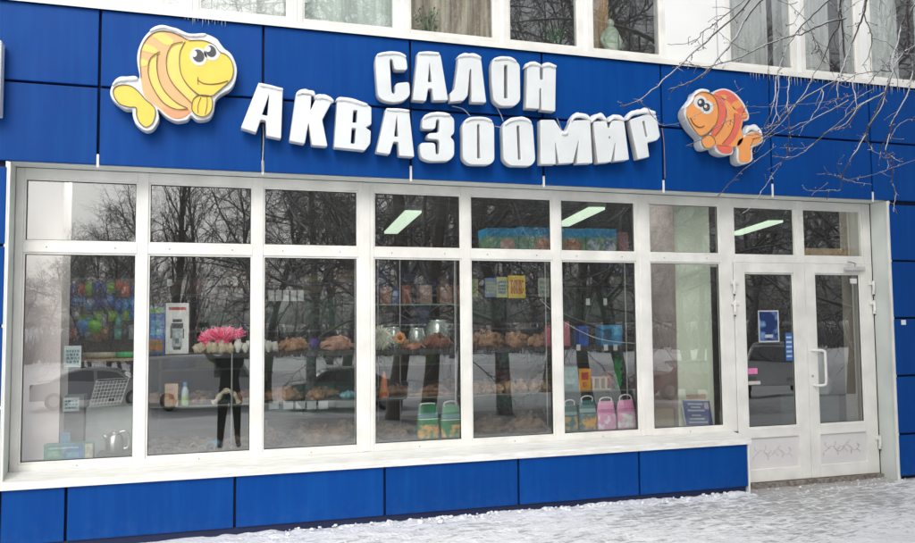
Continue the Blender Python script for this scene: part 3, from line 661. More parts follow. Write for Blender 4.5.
layer(f2, 'fin_stripe', P2([(270,95),(292,88),(312,98),(300,122),(285,115)]), 2, ORG_); layer(f2, 'fin_stripe', P2([(345,140),(385,122),(405,150),(372,178),(352,170)]), 2, ORG_)
layer(f2, 'fin_stripe', P2([(388,205),(430,198),(434,218),(395,226)]), 2, ORG_)
layer(f2, 'tail', P2([(388,360),(420,345),(455,322),(500,318),(520,342),(517,368),(490,385),(458,400),(457,478),(410,496),(386,478),(388,420),(375,392)]), 2, ORG_)
layer(f2, 'body', P2([(230,90),(290,108),(350,160),(405,235),(400,300),(412,350),(385,395),(320,400),(245,385),(220,330)]), 2, ORG_)
layer(f2, 'belly_fin', P2([(250,392),(300,396),(345,404),(340,436),(300,442),(265,424)]), 2, RED)
layer(f2, 'body_stripe', P2([(242,82),(285,108),(310,160),(308,225),(280,290),(240,335),(222,315),(252,270),(268,200),(255,130)]), 3, RED)
layer(f2, 'body_stripe', P2([(358,200),(400,215),(396,262),(375,330),(330,388),(285,384),(330,330),(356,262)]), 3, RED)
layer(f2, 'head', P2([(118,95),(160,72),(215,84),(245,115),(262,175),(256,240),(228,290),(160,336),(112,292),(72,220),(76,170),(112,130)]), 4, ORG_)
layer(f2, 'side_fin', P2([(160,352),(200,330),(232,345),(242,385),(210,410),(176,402)]), 5, ORG_)
inkline(f2, P2([(118,95),(160,72),(215,84),(245,115),(262,175),(256,240),(228,290),(160,336),(112,292),(72,220)]), 5.4, .0026)
inkline(f2, P2([(160,352),(200,330),(232,345),(242,385),(210,410),(176,402)]), 6.2, .0026, closed=True)
inkline(f2, P2([(310,165),(308,225),(280,290),(240,340)]), 4.4, .0026); inkline(f2, P2([(358,200),(356,262),(330,330),(285,384)]), 4.4, .0026)
inkline(f2, P2([(92,225),(112,262),(145,285),(178,276)]), 5.4, .0042, 'smile')
layer(f2, 'eye_white', P2(ell(153,133,39,41)), 5, WH); layer(f2, 'eye_white', P2(ell(192,164,39,41)), 5.2, WH)
layer(f2, 'pupil', P2(ell(158,136,22,25)), 6.3, EYE); layer(f2, 'pupil', P2(ell(191,163,21,24)), 6.3, EYE)
layer(f2, 'eye_glint', P2(ell(152,132,9,10)), 7.4, WH); layer(f2, 'eye_glint', P2(ell(185,158,9,10)), 7.4, WH)
snowcap(pxy(P2([(64,160),(100,120),(125,80),(165,58),(205,66)]), FY), f2, th=.022, seed=95)
snowcap(pxy(P2([(425,315),(455,290),(500,300),(524,330)]), FY), f2, th=.05, seed=96)
# left neighbour sign, just its right edge shows
e0 = at(1.6, 40, -.12); e1 = at(1.6, 115, -.12)
r = root('box_sign', (e0.x-.5, 0, e1.z), 'pale edge of a white box sign at the far left of the blue fascia', 'sign')
mb = MB(); mb.box(e0.x-1.0, e0.x, -.12, -.015, e1.z, e0.z); mb.build('sign_box', M['letter'], r, bevel=.006)
mb = MB(); mb.box(e0.x-.98, e0.x-.02, -.124, -.119, e1.z+.02, e0.z-.02); mb.build('sign_face', col((.5, .62, .72)), r)
# icicles under the flashing
ICE = bpy.data.materials.new('ice'); N, L = nt(ICE); b = N['Principled BSDF']; b.inputs['Base Color'].default_value = (.75, .82, .9, 1); b.inputs['Roughness'].default_value = .15; b.inputs['Transmission Weight'].default_value = .6
rr = random.Random(4); n_i = 0
for (u0, u1, nn, hmx) in ((184, 226, 13, .10), (748, 905, 46, .13), (640, 668, 0, .05)):
    for k in range(nn):
        u = u0+(u1-u0)*(k+rr.uniform(.2, .8))/nn; p = at(u, 23+(u-238)*.0975, -.02); h = rr.uniform(.02, hmx*.75)
        mb = MB(); mb.tube([(p.x, -.022, 3.962), (p.x+rr.uniform(-.002, .002), -.022, 3.962-h*.5), (p.x, -.022, 3.962-h)], [.0034, .0022, .0006], 6)
        o = mb.build('icicle', ICE, smooth=True, loc=(p.x, -.022, 3.962)); tag(o, 'small icicle in the row hanging from the flashing above the %s fish sign' % ('yellow' if u < 300 else 'orange'), 'icicle', 'icicles above the yellow fish' if u < 300 else 'icicles to the right of the orange fish')
# small white sticker on the right panels
p = at(903.5, 322, -.002); mb = MB(); mb.box(p.x-.028, p.x+.028, -.004, -.0005, p.z-.028, p.z+.02); mb.box(p.x-.01, p.x+.012, -.0055, -.004, p.z-.012, p.z+.0, None)
mb.mats = []; tag(mb.build('sticker', M['letter'], loc=(p.x, 0, p.z)), 'small torn white sticker on the blue panel right of the door', 'sticker')
# ================================================================== DISPLAY IN THE WINDOW
SY = .56                                     # front edge of the display shelves
zs1 = at(300, 351.5, SY).z; zs2 = at(300, 401.5, SY).z; zl = .576
xa = at(146, 350, SY).x; xb = at(640, 345, SY).x
r = root('display_shelf', ((xa+xb)/2, SY+.2, zl), 'long two tier display shelf with thin grey posts standing behind the window panes', 'shelf')
mb = MB(); mb.box(xa, xb, SY, SY+.42, zs1-.045, zs1); mb.build('shelf_board', M['dark'], r, bevel=.004)
mb = MB(); mb.box(xa, xb, SY, SY+.42, zs2-.012, zs2); mb.build('shelf_board', mat('glass_shelf', (.16, .19, .17), .25), r, bevel=.002)
for u in (147, 232, 355, 455, 546, 626):
    x = at(u, 360, SY).x; mb = MB(); mb.tube([(x, SY-.012, zl), (x, SY-.012, 2.25 if u > 300 else zs1)], .007, 8); mb.build('post', M['metal'], r)
def cx_(u0, u1, v, y): a = at(u0, v, y).x; b = at(u1, v, y).x; return a, b
def carton(u0, u1, vt, zb, y, c, label, d=.12, prints=(), name='product_box', cat='box', group=None, cc=None):
    x0, x1 = cx_(u0, u1, vt, y); h = at((u0+u1)/2, vt, y).z-zb
    mb = MB(); mb.box(x0, x1, y, y+d, zb, zb+h, cc or col(c, .5))
    for i, (a, b, lo, hi, pc) in enumerate(prints):
        k = .0012*(1+i*.5); mb.box(x0+(x1-x0)*a, x0+(x1-x0)*b, y-k, y+.0, zb+h*lo, zb+h*hi, col(pc, .5, var=.26, scale=26))
    o = mb.build(name, loc=((x0+x1)/2, y+d/2, zb)); return tag(o, label, cat, group)
def wood(u0, u1, vt, zb, y, label, seed, n=6, m=None, name='driftwood', cat='driftwood', d=.16, group='driftwood pieces on the display shelf'):
    """gnarled root: a few thick twisted limbs growing out of a knotty stump"""
    m = m or M['wood']; rr = random.Random(seed); x0, x1 = cx_(u0, u1, vt, y); h = at((u0+u1)/2, vt, y).z-zb; w = x1-x0; cx = (x0+x1)/2; cy = y+d/2
    mb = MB(); mb.blob((cx, cy, zb+h*.28), (w*.42, d*.45, h*.42), seed, .4, 3.2, 16, 10)
    for k in range(n):
        t = -1+2*k/(n-1)+rr.uniform(-.15, .15); a = Vector((cx+t*w*.12, cy+rr.uniform(-.3, .3)*d, zb+h*.3))
        e = Vector((cx+t*w*.46, cy+rr.uniform(-.5, .5)*d, zb+h*(.08+.85*max(0, 1-abs(t))*rr.uniform(.5, 1)+.12*rr.random())))
        mid = (a+e)/2+Vector((rr.uniform(-.05, .05)*w, rr.uniform(-.1, .1)*d, h*rr.uniform(.05, .3)))
        pts = catmull([a, mid, e], 5, False); rad = [h*.17*(1-.7*i/len(pts))*(1+.35*noise.noise(p*30)) for i, p in enumerate(pts)]
        mb.tube(pts, rad, 8)
    o = mb.build(name, m, smooth=True, loc=(cx, cy, zb)); return tag(o, label, cat, group)
def cluster(u0, u1, vt, zb, y, m, label, seed, n=10, name='coral', cat='coral', d=.14):
    rr = random.Random(seed); x0, x1 = cx_(u0, u1, vt, y); h = at((u0+u1)/2, vt, y).z-zb; w = x1-x0; mb = MB()
    for k in range(n):
        q = rr.random(); c = (x0+w*(.08+.84*(k+.5)/n), y+d*rr.random(), zb+h*.33*(.8+.5*q)); mb.blob(c, (w/n*.95, d*.3, h*.42*(.7+.5*q)), seed+k, .3, 3, 10, 7)
    o = mb.build(name, m, smooth=True, loc=((x0+x1)/2, y+d/2, zb)); return tag(o, label, cat)
def spiky(cu, cv, rad_u, y, m, label, seed, n=150, up=False, name='coral', cat='coral', thick=.006, base=None):
    c = at(cu, cv, y+.06); R_ = abs(at(cu+rad_u, cv, y+.06).x-c.x); rr = random.Random(seed); mb = MB(); k0 = mb
    c = Vector((c.x, c.y, c.z))
    mb.blob(c, R_*.45, seed, .1, 2, 10, 7)
    for k in range(n):
        z = 1-2*(k+.5)/n if not up else 1-(k+.5)/n*1.0; t = k*2.39996; s = math.sqrt(max(0, 1-z*z)); d = Vector((s*math.cos(t), s*math.sin(t)*.8, z*(.62 if up else 1)))
        L_ = R_*rr.uniform(.8, 1.12); p0 = c+d*R_*.3; p1 = c+d*L_*.7+Vector((0, 0, .01)); p2 = c+d*L_+Vector((0, 0, (.16*R_ if d.z < .4 else 0) if up else 0))
        mb.tube([p0, p1, p2], [thick, thick*1.1, thick*.7], 5)
    o = mb.build(name, m, smooth=True, loc=(c.x, c.y, c.z-R_)); return tag(o, label, cat)
PINK = col((.95, .06, .22), .5, c2=(.9, .2, .36)); SH = SY+.03
carton(148, 165, 306, zs1, SH, (.03, .13, .42), 'blue product box with an orange fish picture, left end of the upper shelf', prints=[(.1, .9, .05, .3, (.45, .2, .05)), (.2, .8, .4, .7, (.1, .4, .6)), (.1, .9, .85, .97, (.2, .4, .1))])
carton(166, 189, 303, zs1, SH, (.75, .75, .73), 'tall white filter carton with red heading and a picture of a canister filter', prints=[(.12, .88, .86, .92, (.6, .08, .08)), (.28, .72, .12, .52, (.45, .5, .52)), (.24, .76, .5, .6, (.06, .07, .09)), (.3, .7, .62, .68, (.08, .09, .1)), (.2, .28, .3, .55, (.06, .07, .09)), (.74, .8, .3, .5, (.06, .07, .09)), (.34, .66, .08, .14, (.08, .08, .09)), (.42, .56, .2, .3, (.12, .16, .2))])
p = at(222, 340, SY+.08)
o = spiky(223, 340, 22, SY+.02, PINK, 'bright pink anemone ornament with many fingers on the upper shelf', 11, 240, True, 'anemone_ornament', 'aquarium ornament', .0052)
spiky(206, 342, 9, SY-.0, PINK, 'small pink anemone beside the large pink anemone', 12, 70, True, 'anemone_ornament', 'aquarium ornament', .006)
cluster(219, 230, 327, zs1, SY-.005, col((.8, .72, .68)), 'pale centre stone in front of the large pink anemone', 19, 3)
cluster(192, 236, 338, zs1, SY+.0, M['pale'], 'yellowish knobbly coral rock under the pink anemone', 21, 9, d=.1)
cluster(235, 253, 337, zs1, SY+.01, col((.72, .70, .64)), 'white rounded coral right of the yellowish coral rock', 22, 4)
cluster(263, 278, 339, zs1, SY+.01, col((.70, .68, .62)), 'white bone shaped coral at the left edge of the third pane', 23, 4)
wood(282, 312, 334, zs1, SY, 'brown driftwood root left of the purple flower on the upper shelf', 31)
wood(322, 357, 332, zs1, SY, 'pinkish brown driftwood right of the purple flower', 32, m=mat('pinkish_wood', (.40, .22, .15), .85, c2=(.17, .08, .055), scale=22))
spiky(314, 343, 4.5, SY-.01, col((.12, .05, .4)), 'small purple flower ornament between two driftwood pieces', 33, 50, False, 'flower_ornament', 'aquarium ornament', .004)
spiky(381, 339, 12.5, SY, col((.80, .80, .70), c2=(.72, .72, .6)), 'large round white pompom coral on the upper shelf in the fourth pane', 34, 260, False, 'pompom_coral', 'coral', .0045)
# glass bowls and vases
GB = glass_mat('bowl_glass', 6, .12, (.8, .92, .86), .16)
for (cu, ru, vt, lab) in ((394, 8, 327, 'small glass jar behind the white pompom coral'), (417, 9, 328, 'round glass bowl with white foot, between the jar and the large bowl'), (438, 12, 320, 'large glass bowl at the right of the fourth pane')):
    c = at(cu, 340, SY+.2); R_ = abs(at(cu+ru, 340, SY+.2).x-c.x); h = at(cu, vt, SY+.2).z-zs1
    mb = MB(); mb.lathe([(R_*.5, 0), (R_*.55, h*.04), (R_*.9, h*.25), (R_, h*.5), (R_*.85, h*.8), (R_*.72, h*.95), (R_*.8, h), (R_*.76, h), (R_*.68, h*.94), (R_*.8, h*.78), (R_*.94, h*.5), (R_*.84, h*.27), (R_*.4, h*.06)], (c.x, c.y, zs1), 22)
    tag(mb.build('glass_bowl', GB, smooth=True, loc=(c.x, c.y, zs1)), lab, 'glass bowl')
# orange flower ornaments
def flower(cu, cv, ru, y, m, label, seed):
    c = at(cu, cv, y); R_ = abs(at(cu+ru, cv, y).x-c.x); mb = MB(); o_ = root('flower_ornament', (c.x, y+.02, zs1), label, 'aquarium ornament')
    mb.tube([(c.x, y+.02, zs1), (c.x+.005, y+.02, c.z)], .006, 6); mb.build('stem', col((.08, .16, .06)), o_)
    mb = MB()
    for k in range(9):
        t = 2*PI*k/9; mb.blob((c.x+R_*.62*math.cos(t), y, c.z+R_*.62*math.sin(t)), (R_*.36, .012, R_*.36), seed+k, .15, 2, 8, 6)
    mb.build('petals', m, o_, smooth=True)
    mb = MB(); mb.blob((c.x, y-.008, c.z), R_*.32, seed, .1, 2, 8, 6); mb.build('flower_centre', col((.12, .04, .02)), o_, smooth=True)
flower(400, 338, 6, SY+.01, col((.62, .25, .08)), 'orange flower ornament beside the white pompom coral', 40)
wood(407, 426, 341, zs1, SY-.005, 'small reddish driftwood in front of the round glass bowl', 41, 5, m=mat('reddish_wood', (.42, .2, .13), .85, c2=(.2, .07, .04), scale=22))
wood(425, 455, 329, zs1, SY+.0, 'dark red-brown leafy driftwood in front of the large glass bowl', 42, 8, m=mat('dark_red_wood', (.24, .09, .055), .85, c2=(.09, .035, .025), scale=22))
wood(471, 512, 328, zs1, SY+.01, 'large light brown driftwood at the left of the fifth pane', 43, 8); wood(508, 532, 332, zs1, SY-.005, 'low brown driftwood in the middle of the fifth pane', 44, 6); wood(528, 554, 333, zs1, SY+.015, 'brown driftwood with a dark hollow at the right of the fifth pane', 45, 6)
def pouch(u0, u1, vt, zb, y, c, label, group=None, band=None, pic=None, handle=None, hl=1.0, c2=None, crown=False, lab3=None):
    x0, x1 = cx_(u0, u1, vt, y); h = at((u0+u1)/2, vt, y).z-zb; w = x1-x0; cx = (x0+x1)/2; d = min(.11, w*.5); cy = y+d/2
    r = root('gravel_bag', (cx, cy, zb), label, 'bag', group)
    prof = [(0, .90, .75), (.03, .98, .95), (.2, 1, 1), (.4, .98, .95), (.55, .95, .82), (.68, .91, .62), (.8, .87, .40), (.9, .83, .2), (.96, .81, .09), (1, .83, .08)]
    nn = 20; vs = []; fs = []
    def ring(t, a, b, k=1.0):
        out = []
        for j in range(nn):
            q = 2*PI*j/nn; c_ = math.cos(q); s_ = math.sin(q)
            kk = 1+(.07*noise.noise(Vector((c_*2.5, t*6, u0+5))) if .1 < t < .95 else 0)
            out.append((cx+a*w/2*math.copysign(abs(c_)**.72, c_)*k*kk, cy+b*d/2*math.copysign(abs(s_)**.75, s_)*k, zb+h*t+(.016*noise.noise(Vector((c_*3, t*5, u0))) if t > .05 else 0)))
        return out
    for (t, a, b) in prof: vs += ring(t, a, b)
    for i in range(len(prof)-1):
        for j in range(nn): fs.append((i*nn+j, i*nn+(j+1) % nn, (i+1)*nn+(j+1) % nn, (i+1)*nn+j))
    fs.append(tuple(range(nn))[::-1]); fs.append(tuple(range((len(prof)-1)*nn, len(prof)*nn)))
    mb = MB(); mb.add(vs, fs); mb.build('bag_body', mat('bag_film', c, .35, c2=c2, scale=9), r, smooth=True)
    def wrap(t0, t1, a0, a1, m, name, k=1.012):
        """a printed patch following the bag's front"""
        vs = []; fs = []; na, ntt = 8, 6
        for i in range(ntt+1):
            t = t0+(t1-t0)*i/ntt
            for q in range(len(prof)-1):
                if prof[q][0] <= t <= prof[q+1][0]: s = (t-prof[q][0])/(prof[q+1][0]-prof[q][0]); a = prof[q][1]*(1-s)+prof[q+1][1]*s; b = prof[q][2]*(1-s)+prof[q+1][2]*s; break
            for j in range(na+1):
                an = -PI/2+(a0+(a1-a0)*j/na)*PI/2; c_ = math.cos(an); s_ = math.sin(an)
                vs.append((cx+a*w/2*math.copysign(abs(c_)**.6, c_)*k, cy+b*d/2*math.copysign(abs(s_)**.75, s_)*k-.0012*(k*100-100), zb+h*t))
        for i in range(ntt):
            for j in range(na): fs.append((i*(na+1)+j, i*(na+1)+j+1, (i+1)*(na+1)+j+1, (i+1)*(na+1)+j))
        MB().add(vs, fs).build(name, m, r, smooth=True)
    if band: wrap(.62, .74, -.8, .8, col(band, .4), 'printed_band')
    if lab3: wrap(.56, .585, -.85, .85, col(lab3, .4), 'printed_line')
    if pic:
        pm = mat('bag_picture', pic[0], .4, c2=c, scale=15, thr=(.44, .56)); wrap(.05, .42 if not crown else .56, -.75, .8, pm, 'printed_picture', 1.016)
    if handle:
        hw = w*.28; hp = [(cx-hw, cy, zb+h*.95), (cx-hw*1.1, cy-.004, zb+h*.97+.05*hl), (cx-hw*.5, cy-.008, zb+h*.97+.082*hl), (cx+hw*.5, cy-.008, zb+h*.97+.082*hl), (cx+hw*1.1, cy-.004, zb+h*.97+.05*hl), (cx+hw, cy, zb+h*.97)]
        MB().tube(catmull(hp, 5, False), .0062, 8).build('handle', col(handle, .4), r, smooth=True)
    return r
GR = (.03, .24, .09)
pouch(418, 440, 404, zl, .44, GR, 'green gravel bag with a white handle, orange fruit-like picture, left one of the green pair', 'green gravel bags', (.16, .32, .36), ((.75, .4, .15), (.5, .35, .08)), (.8, .82, .8), .12, (.02, .14, .07), lab3=(.75, .8, .7))
pouch(441.5, 462.3, 406, zl, .44, GR, 'green gravel bag with a raised handle, right one of the green pair', 'green gravel bags', (.16, .32, .36), ((.75, .4, .15), (.5, .35, .08)), (.5, .52, .5), .55, (.02, .14, .07), lab3=(.75, .8, .7))
TL = (.05, .17, .17)
pouch(563.5, 579, 405, zl, .44, TL, 'teal bag with white handle and tan picture, leftmost of four bags in the sixth pane', 'bags in the sixth pane', (.28, .42, .45), ((.55, .38, .15), (.25, .3, .18)), (.82, .83, .8), .6, (.03, .10, .09), crown=True)
pouch(580, 598, 401, zl, .45, TL, 'teal bag with white handle and orange picture, second of four bags in the sixth pane', 'bags in the sixth pane', (.28, .42, .45), ((.75, .38, .06), (.3, .34, .15)), (.82, .83, .8), .6, (.03, .10, .09), crown=True)
PK = (.78, .36, .58)
pouch(598.5, 617.5, 402, zl, .44, PK, 'pink bag with slanting white handle, third of four bags in the sixth pane', 'bags in the sixth pane', (.65, .2, .42), ((.85, .82, .88), (.6, .5, .7)), (.82, .83, .8), .55, (.7, .22, .42), crown=True)
pouch(618.5, 637.0, 401, zl, .46, PK, 'pink bag with tall white handle, rightmost of four bags in the sixth pane', 'bags in the sixth pane', (.65, .2, .42), ((.72, .86, .78), (.6, .5, .7)), (.82, .83, .8), .75, (.7, .22, .42), crown=True)
pouch(545, 553, 325, zs1, SY+.01, (.5, .1, .14), 'red pink bag on the upper shelf at the right edge of the fifth pane')
pouch(561, 571, 322, zs1, SY+.01, (.52, .16, .2), 'pinkish bag on the upper shelf at the left edge of the sixth pane')
carton(579, 588, 326, zs1, SH, (.01, .08, .4), 'narrow bright blue box on the upper shelf in the sixth pane', prints=[(.2, .8, .4, .8, (.02, .04, .2))])
carton(601, 622, 325, zs1, SH, (.02, .22, .45), 'wide blue box on the upper shelf left of the shelf post', prints=[(.1, .5, .2, .8, (.02, .1, .2)), (.6, .9, .5, .9, (.1, .4, .6))])
carton(563.5, 578, 367, zs2, SH, (.14, .3, .3), 'pale teal box on the lower shelf in the sixth pane', prints=[(.1, .8, .3, .9, (.25, .42, .4)), (.2, .6, .1, .3, (.1, .2, .1))])
carton(579, 590.5, 369, zs2, SH, (.75, .32, .02), 'orange-yellow box with red print on the lower shelf', prints=[(.2, .8, .5, .85, (.5, .06, .03)), (.3, .7, .15, .4, (.6, .2, .03))])
for (u, v, l) in ((290, 336, 'behind the root left of the purple flower'), (338, 334, 'behind the pinkish driftwood'), (366, 338, 'hidden partly by the mullion right of the third pane'), (412, 336, 'behind the glass bowls'), (487, 326, 'behind the large light brown driftwood'), (520, 328, 'behind the low brown driftwood'), (546, 330, 'behind the hollow driftwood')):
    wood(u-15, u+14, v, zs1, SY+.2, 'knotted root at the shelf back, '+l, int(u), 8)
for (u, v, l) in ((156, 392, 'left end of the second pane'), (200, 391, 'middle of the second pane'), (252, 389, 'right end of the second pane'), (285, 386, 'left part of the third pane'), (325, 386, 'right part of the third pane'), (372, 386, 'left end of the fourth pane'), (400, 385, 'beside the orange-red tower'), (436, 384, 'above the green bags'), (486, 380, 'left part of the fifth pane'), (514, 379, 'middle of the fifth pane'), (540, 378, 'right part of the fifth pane')):
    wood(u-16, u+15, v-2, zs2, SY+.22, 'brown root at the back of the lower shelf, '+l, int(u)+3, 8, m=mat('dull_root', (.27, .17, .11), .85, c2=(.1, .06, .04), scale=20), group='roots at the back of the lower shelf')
for (u, v, l) in ((164, 436, 'left part of the second pane'), (200, 434, 'middle of the second pane'), (240, 434, 'right part of the second pane'), (272, 426, 'left end of the third pane'), (310, 418, 'middle of the third pane'), (346, 418, 'right end of the third pane'), (384, 420, 'left part of the fourth pane'), (408, 422, 'beside the left green bag'), (492, 414, 'left part of the fifth pane'), (530, 408, 'right part of the fifth pane')):
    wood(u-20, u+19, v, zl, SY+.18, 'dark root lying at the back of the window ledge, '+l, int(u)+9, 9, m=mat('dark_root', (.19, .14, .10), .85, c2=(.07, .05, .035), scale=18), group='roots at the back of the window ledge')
# little bench-like hideout
x0, x1 = cx_(592, 609, 380, SH)
r = root('wooden_hideout', ((x0+x1)/2, SH, zs2), 'small pale wooden hideout table between the orange box and the green plant', 'pet hideout')
hh = at(600, 377, SH).z-zs2; mb = MB(); mb.box(x0, x1, SH, SH+.1, zs2+hh-.014, zs2+hh); mb.build('table_top', col((.5, .35, .22)), r)
for a in (.12, .5, .85): mb = MB(); x = x0+(x1-x0)*a; mb.box(x-.008, x+.012, SH+.01, SH+.09, zs2+.0105, zs2+hh-.015); mb.build('leg', col((.55, .42, .28)), r)
mb = MB(); mb.box(x0, x1+.02, SH, SH+.1, zs2+.001, zs2+.01); mb.build('base_board', col((.55, .45, .33)), r)
# green plant ornament and red one
c = at(621, 388, SH); rr = random.Random(8); mb = MB(); hgt = at(621, 360, SH).z-zs2
for k in range(60):
    a = rr.uniform(0, 6.28); b = rr.uniform(.2, 1); z = zs2+hgt*rr.uniform(.05, .95)
    mb.add([(c.x, c.y+.05, z-.03), (c.x+.03*math.cos(a), c.y+.05+.03*math.sin(a), z), (c.x+.055*math.cos(a)*b, c.y+.05+.055*math.sin(a), z+.035), (c.x+.02*math.cos(a+.6), c.y+.05+.02*math.sin(a+.6), z+.02)], [(0, 1, 2, 3)])
mb.tube([(c.x, c.y+.05, zs2), (c.x, c.y+.05, zs2+hgt*.9)], .006, 6)
tag(mb.build('plastic_plant', col((.02, .3, .08)), loc=(c.x, c.y+.05, zs2)), 'bright green plastic aquarium plant on the lower shelf beside the post', 'plastic plant')
wood(608, 615, 368, zs2, SH+.1, 'small dark red ornament left of the green plastic plant', 55, 5, m=col((.35, .03, .03)), name='coral_branch', cat='coral', group=None)
# lower shelf, left
carton(165, 178, 384, zs2, SY+.01, (.62, .40, .26), 'peach coloured pet food carton on the lower shelf', d=.05, prints=[(.15, .85, .7, .85, (.6, .5, .4)), (.3, .7, .3, .55, (.5, .2, .1))])
c = at(185, 395, SY+.03); hgt = at(185, 382, SY+.03).z-zs2
r = root('bottle', (c.x, c.y, zs2), 'small clear bottle with blue cap and green label on the lower shelf', 'bottle')
MB().lathe([(.026, 0), (.028, .005), (.028, hgt*.62), (.014, hgt*.8)], (c.x, c.y, zs2), 14).build('bottle_body', col((.5, .6, .6), .2), r, smooth=True)
MB().lathe([(.015, hgt*.8), (.015, hgt)], (c.x, c.y, zs2), 12).build('cap', col((.1, .25, .5)), r)
MB().lathe([(.0286, hgt*.05), (.0286, hgt*.4)], (c.x, c.y, zs2), 14).build('bottle_label', col((.4, .6, .25)), r)
# bent yellow snake / arch
p = [at(u, v, SY+.03) for u, v in ((212, 403.5), (217, 400), (222, 393), (229, 391), (235, 396), (239, 403.5))]
tag(MB().tube(catmull(p, 6, False), [.020+.006*math.sin(i*.9) for i in range(31)], 10).build('arch_ornament', M['pale'], smooth=True, loc=(p[2].x, p[2].y, zs2)), 'yellowish arched stone bridge ornament on the lower shelf', 'aquarium ornament')
cluster(190, 211, 395, zs2, SY+.05, mat('brown_rock', (.3, .2, .15), .85, c2=(.12, .07, .05), scale=20), 'brown pebble heap left of the yellowish arch on the lower shelf', 61, 6, name='stone', cat='stone')
cluster(237, 252, 391, zs2, SY+.08, mat('red_rock', (.3, .14, .1), .85, c2=(.1, .05, .04), scale=20), 'dark red stones right of the yellowish arch', 62, 4, name='stone', cat='stone')
wood(264, 306, 383, zs2, SY+.02, 'row of brown driftwood on the lower shelf at the left of the third pane', 63, 8); wood(306, 330, 386, zs2, SY+.02, 'smaller brown driftwood on the lower shelf in the middle of the third pane', 64, 6)
cluster(342, 356, 390, zs2, SY+.02, col((.2, .42, .5)), 'pale blue coral at the right end of the third pane on the lower shelf', 65, 3)
# orange figurine
c = at(384, 386, SY+.04); hgt = at(384, 371, SY+.04).z-zs2
MBf = MB().lathe([(.04, 0), (.045, hgt*.2), (.03, hgt*.45), (.034, hgt*.55), (.02, hgt*.75), (.012, hgt*.9), (.003, hgt)], (c.x, c.y, zs2), 9)
tag(MBf.build('castle_ornament', col((.5, .14, .05)), loc=(c.x, c.y, zs2)), 'orange-red pointed tower ornament on the lower shelf in the fourth pane', 'aquarium ornament')
wood(408, 460, 392, zs2, SY+.04, 'low brown root on the lower shelf above the green bags', 66, 8)
rr = random.Random(12)
mt = mat('tan_wood', (.44, .29, .17), .85, c2=(.2, .125, .07), scale=25)
for k in range(7):
    u = 471+k*11.7; wood(u, u+13, 380+rr.uniform(-2, 3), zs2, SY+.03, 'tan wooden hide, %s from the left on the lower shelf of the fifth pane' % ['first', 'second', 'third', 'fourth', 'fifth', 'sixth', 'seventh'][k], 70+k, 4, m=mt, name='wooden_hide', cat='pet hideout', group='tan wooden hides in the fifth pane')
# bottom ledge: half ring pots, stones, big driftwood
for k in range(10):
    u = 150+k*8.6+rr.uniform(-1, 1); c = at(u, 449, .45+.08*(k % 3)); R_ = .034+.008*rr.random()
    pts = [(c.x+R_*math.cos(PI*i/9), c.y, zl+.001+R_*1.3*math.sin(PI*i/9)) for i in range(10)]
    tag(MB().tube(pts, [.008+.003*math.sin(i*2.1+k) for i in range(10)], 7).build('arch_cave', mat('clay', (.32, .26, .2), .85, c2=(.14, .12, .09), scale=26), smooth=True, loc=(c.x, c.y, zl)), 'small clay arch cave, %s from the left on the ledge behind the second pane' % ['first', 'second', 'third', 'fourth', 'fifth', 'sixth', 'seventh', 'eighth', 'ninth', 'tenth'][k], 'aquarium ornament', 'clay arch caves on the window ledge')
cluster(150, 205, 443, zl, .70, mat('grey_rock', (.22, .2, .17), .85, c2=(.1, .09, .07), scale=20), 'grey brown stone heap at the back of the ledge behind the clay arches', 81, 9, name='stone', cat='stone')
cluster(203, 220, 441, zl, .50, col((.12, .26, .36)), 'bluish stone on the ledge in the second pane', 82, 3, name='stone', cat='stone')
cluster(222, 250, 444, zl, .58, mat('grey_rock2', (.2, .17, .14), .85, c2=(.1, .08, .06), scale=20), 'dark stones on the ledge at the right of the second pane', 83, 5, name='stone', cat='stone')
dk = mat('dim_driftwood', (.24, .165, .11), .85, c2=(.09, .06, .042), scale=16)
wood(264, 284, 432, zl, .55, 'upright brown driftwood on the ledge at the left of the third pane', 84, 5, m=dk, group='driftwood on the window ledge'); wood(296, 357, 424, zl, .50, 'large spreading driftwood on the ledge in the third pane', 85, 10, m=dk, group='driftwood on the window ledge')
wood(374, 416, 426, zl, .55, 'driftwood on the ledge left of the green bags', 86, 8, m=dk, group='driftwood on the window ledge')
wood(474, 512, 424, zl, .55, 'mossy driftwood on the ledge at the left of the fifth pane', 87, 8, m=dk, group='driftwood on the window ledge'); wood(506, 553, 414, zl, .50, 'biggest driftwood on the ledge at the right of the fifth pane', 88, 10, m=dk, group='driftwood on the window ledge')
# left pane: kettle on a stand, printed box, price tags, wire basket
c = at(117, 449, .52)
k0 = at(117, 452.5, .50).z
mb = MB(); x0, x1 = cx_(97, 134, 452, .46); zst = at(115, 453, .46).z
mb.box(x0, x1, .46, .66, .576, zst); tag(mb.build('dark_stand', col((.06, .055, .05)), loc=((x0+x1)/2, .56, .576), bevel=.003), 'low dark stand under the steel kettle', 'stand')
r = root('kettle', (c.x, .54, zst), 'stainless steel electric kettle with a rounded body on the low dark stand', 'kettle')
R_ = abs(at(125, 440, .54).x-at(106, 440, .54).x)/2; H_ = at(115, 431, .54).z-zst; kc = (at(114.5, 440, .54).x, .54, zst)
MB().lathe([(R_*.92, 0), (R_, H_*.05), (R_*.98, H_*.4), (R_*.85, H_*.72), (R_*.62, H_*.88), (R_*.2, H_*.96)], kc, 24).build('kettle_body', M['steel'], r, smooth=True)
MB().lathe([(R_*.55, H_*.9), (R_*.5, H_*.95), (R_*.1, H_*.98), (R_*.1, H_*1.04), (R_*.02, H_*1.05)], kc, 20).build('lid', M['steel'], r, smooth=True)
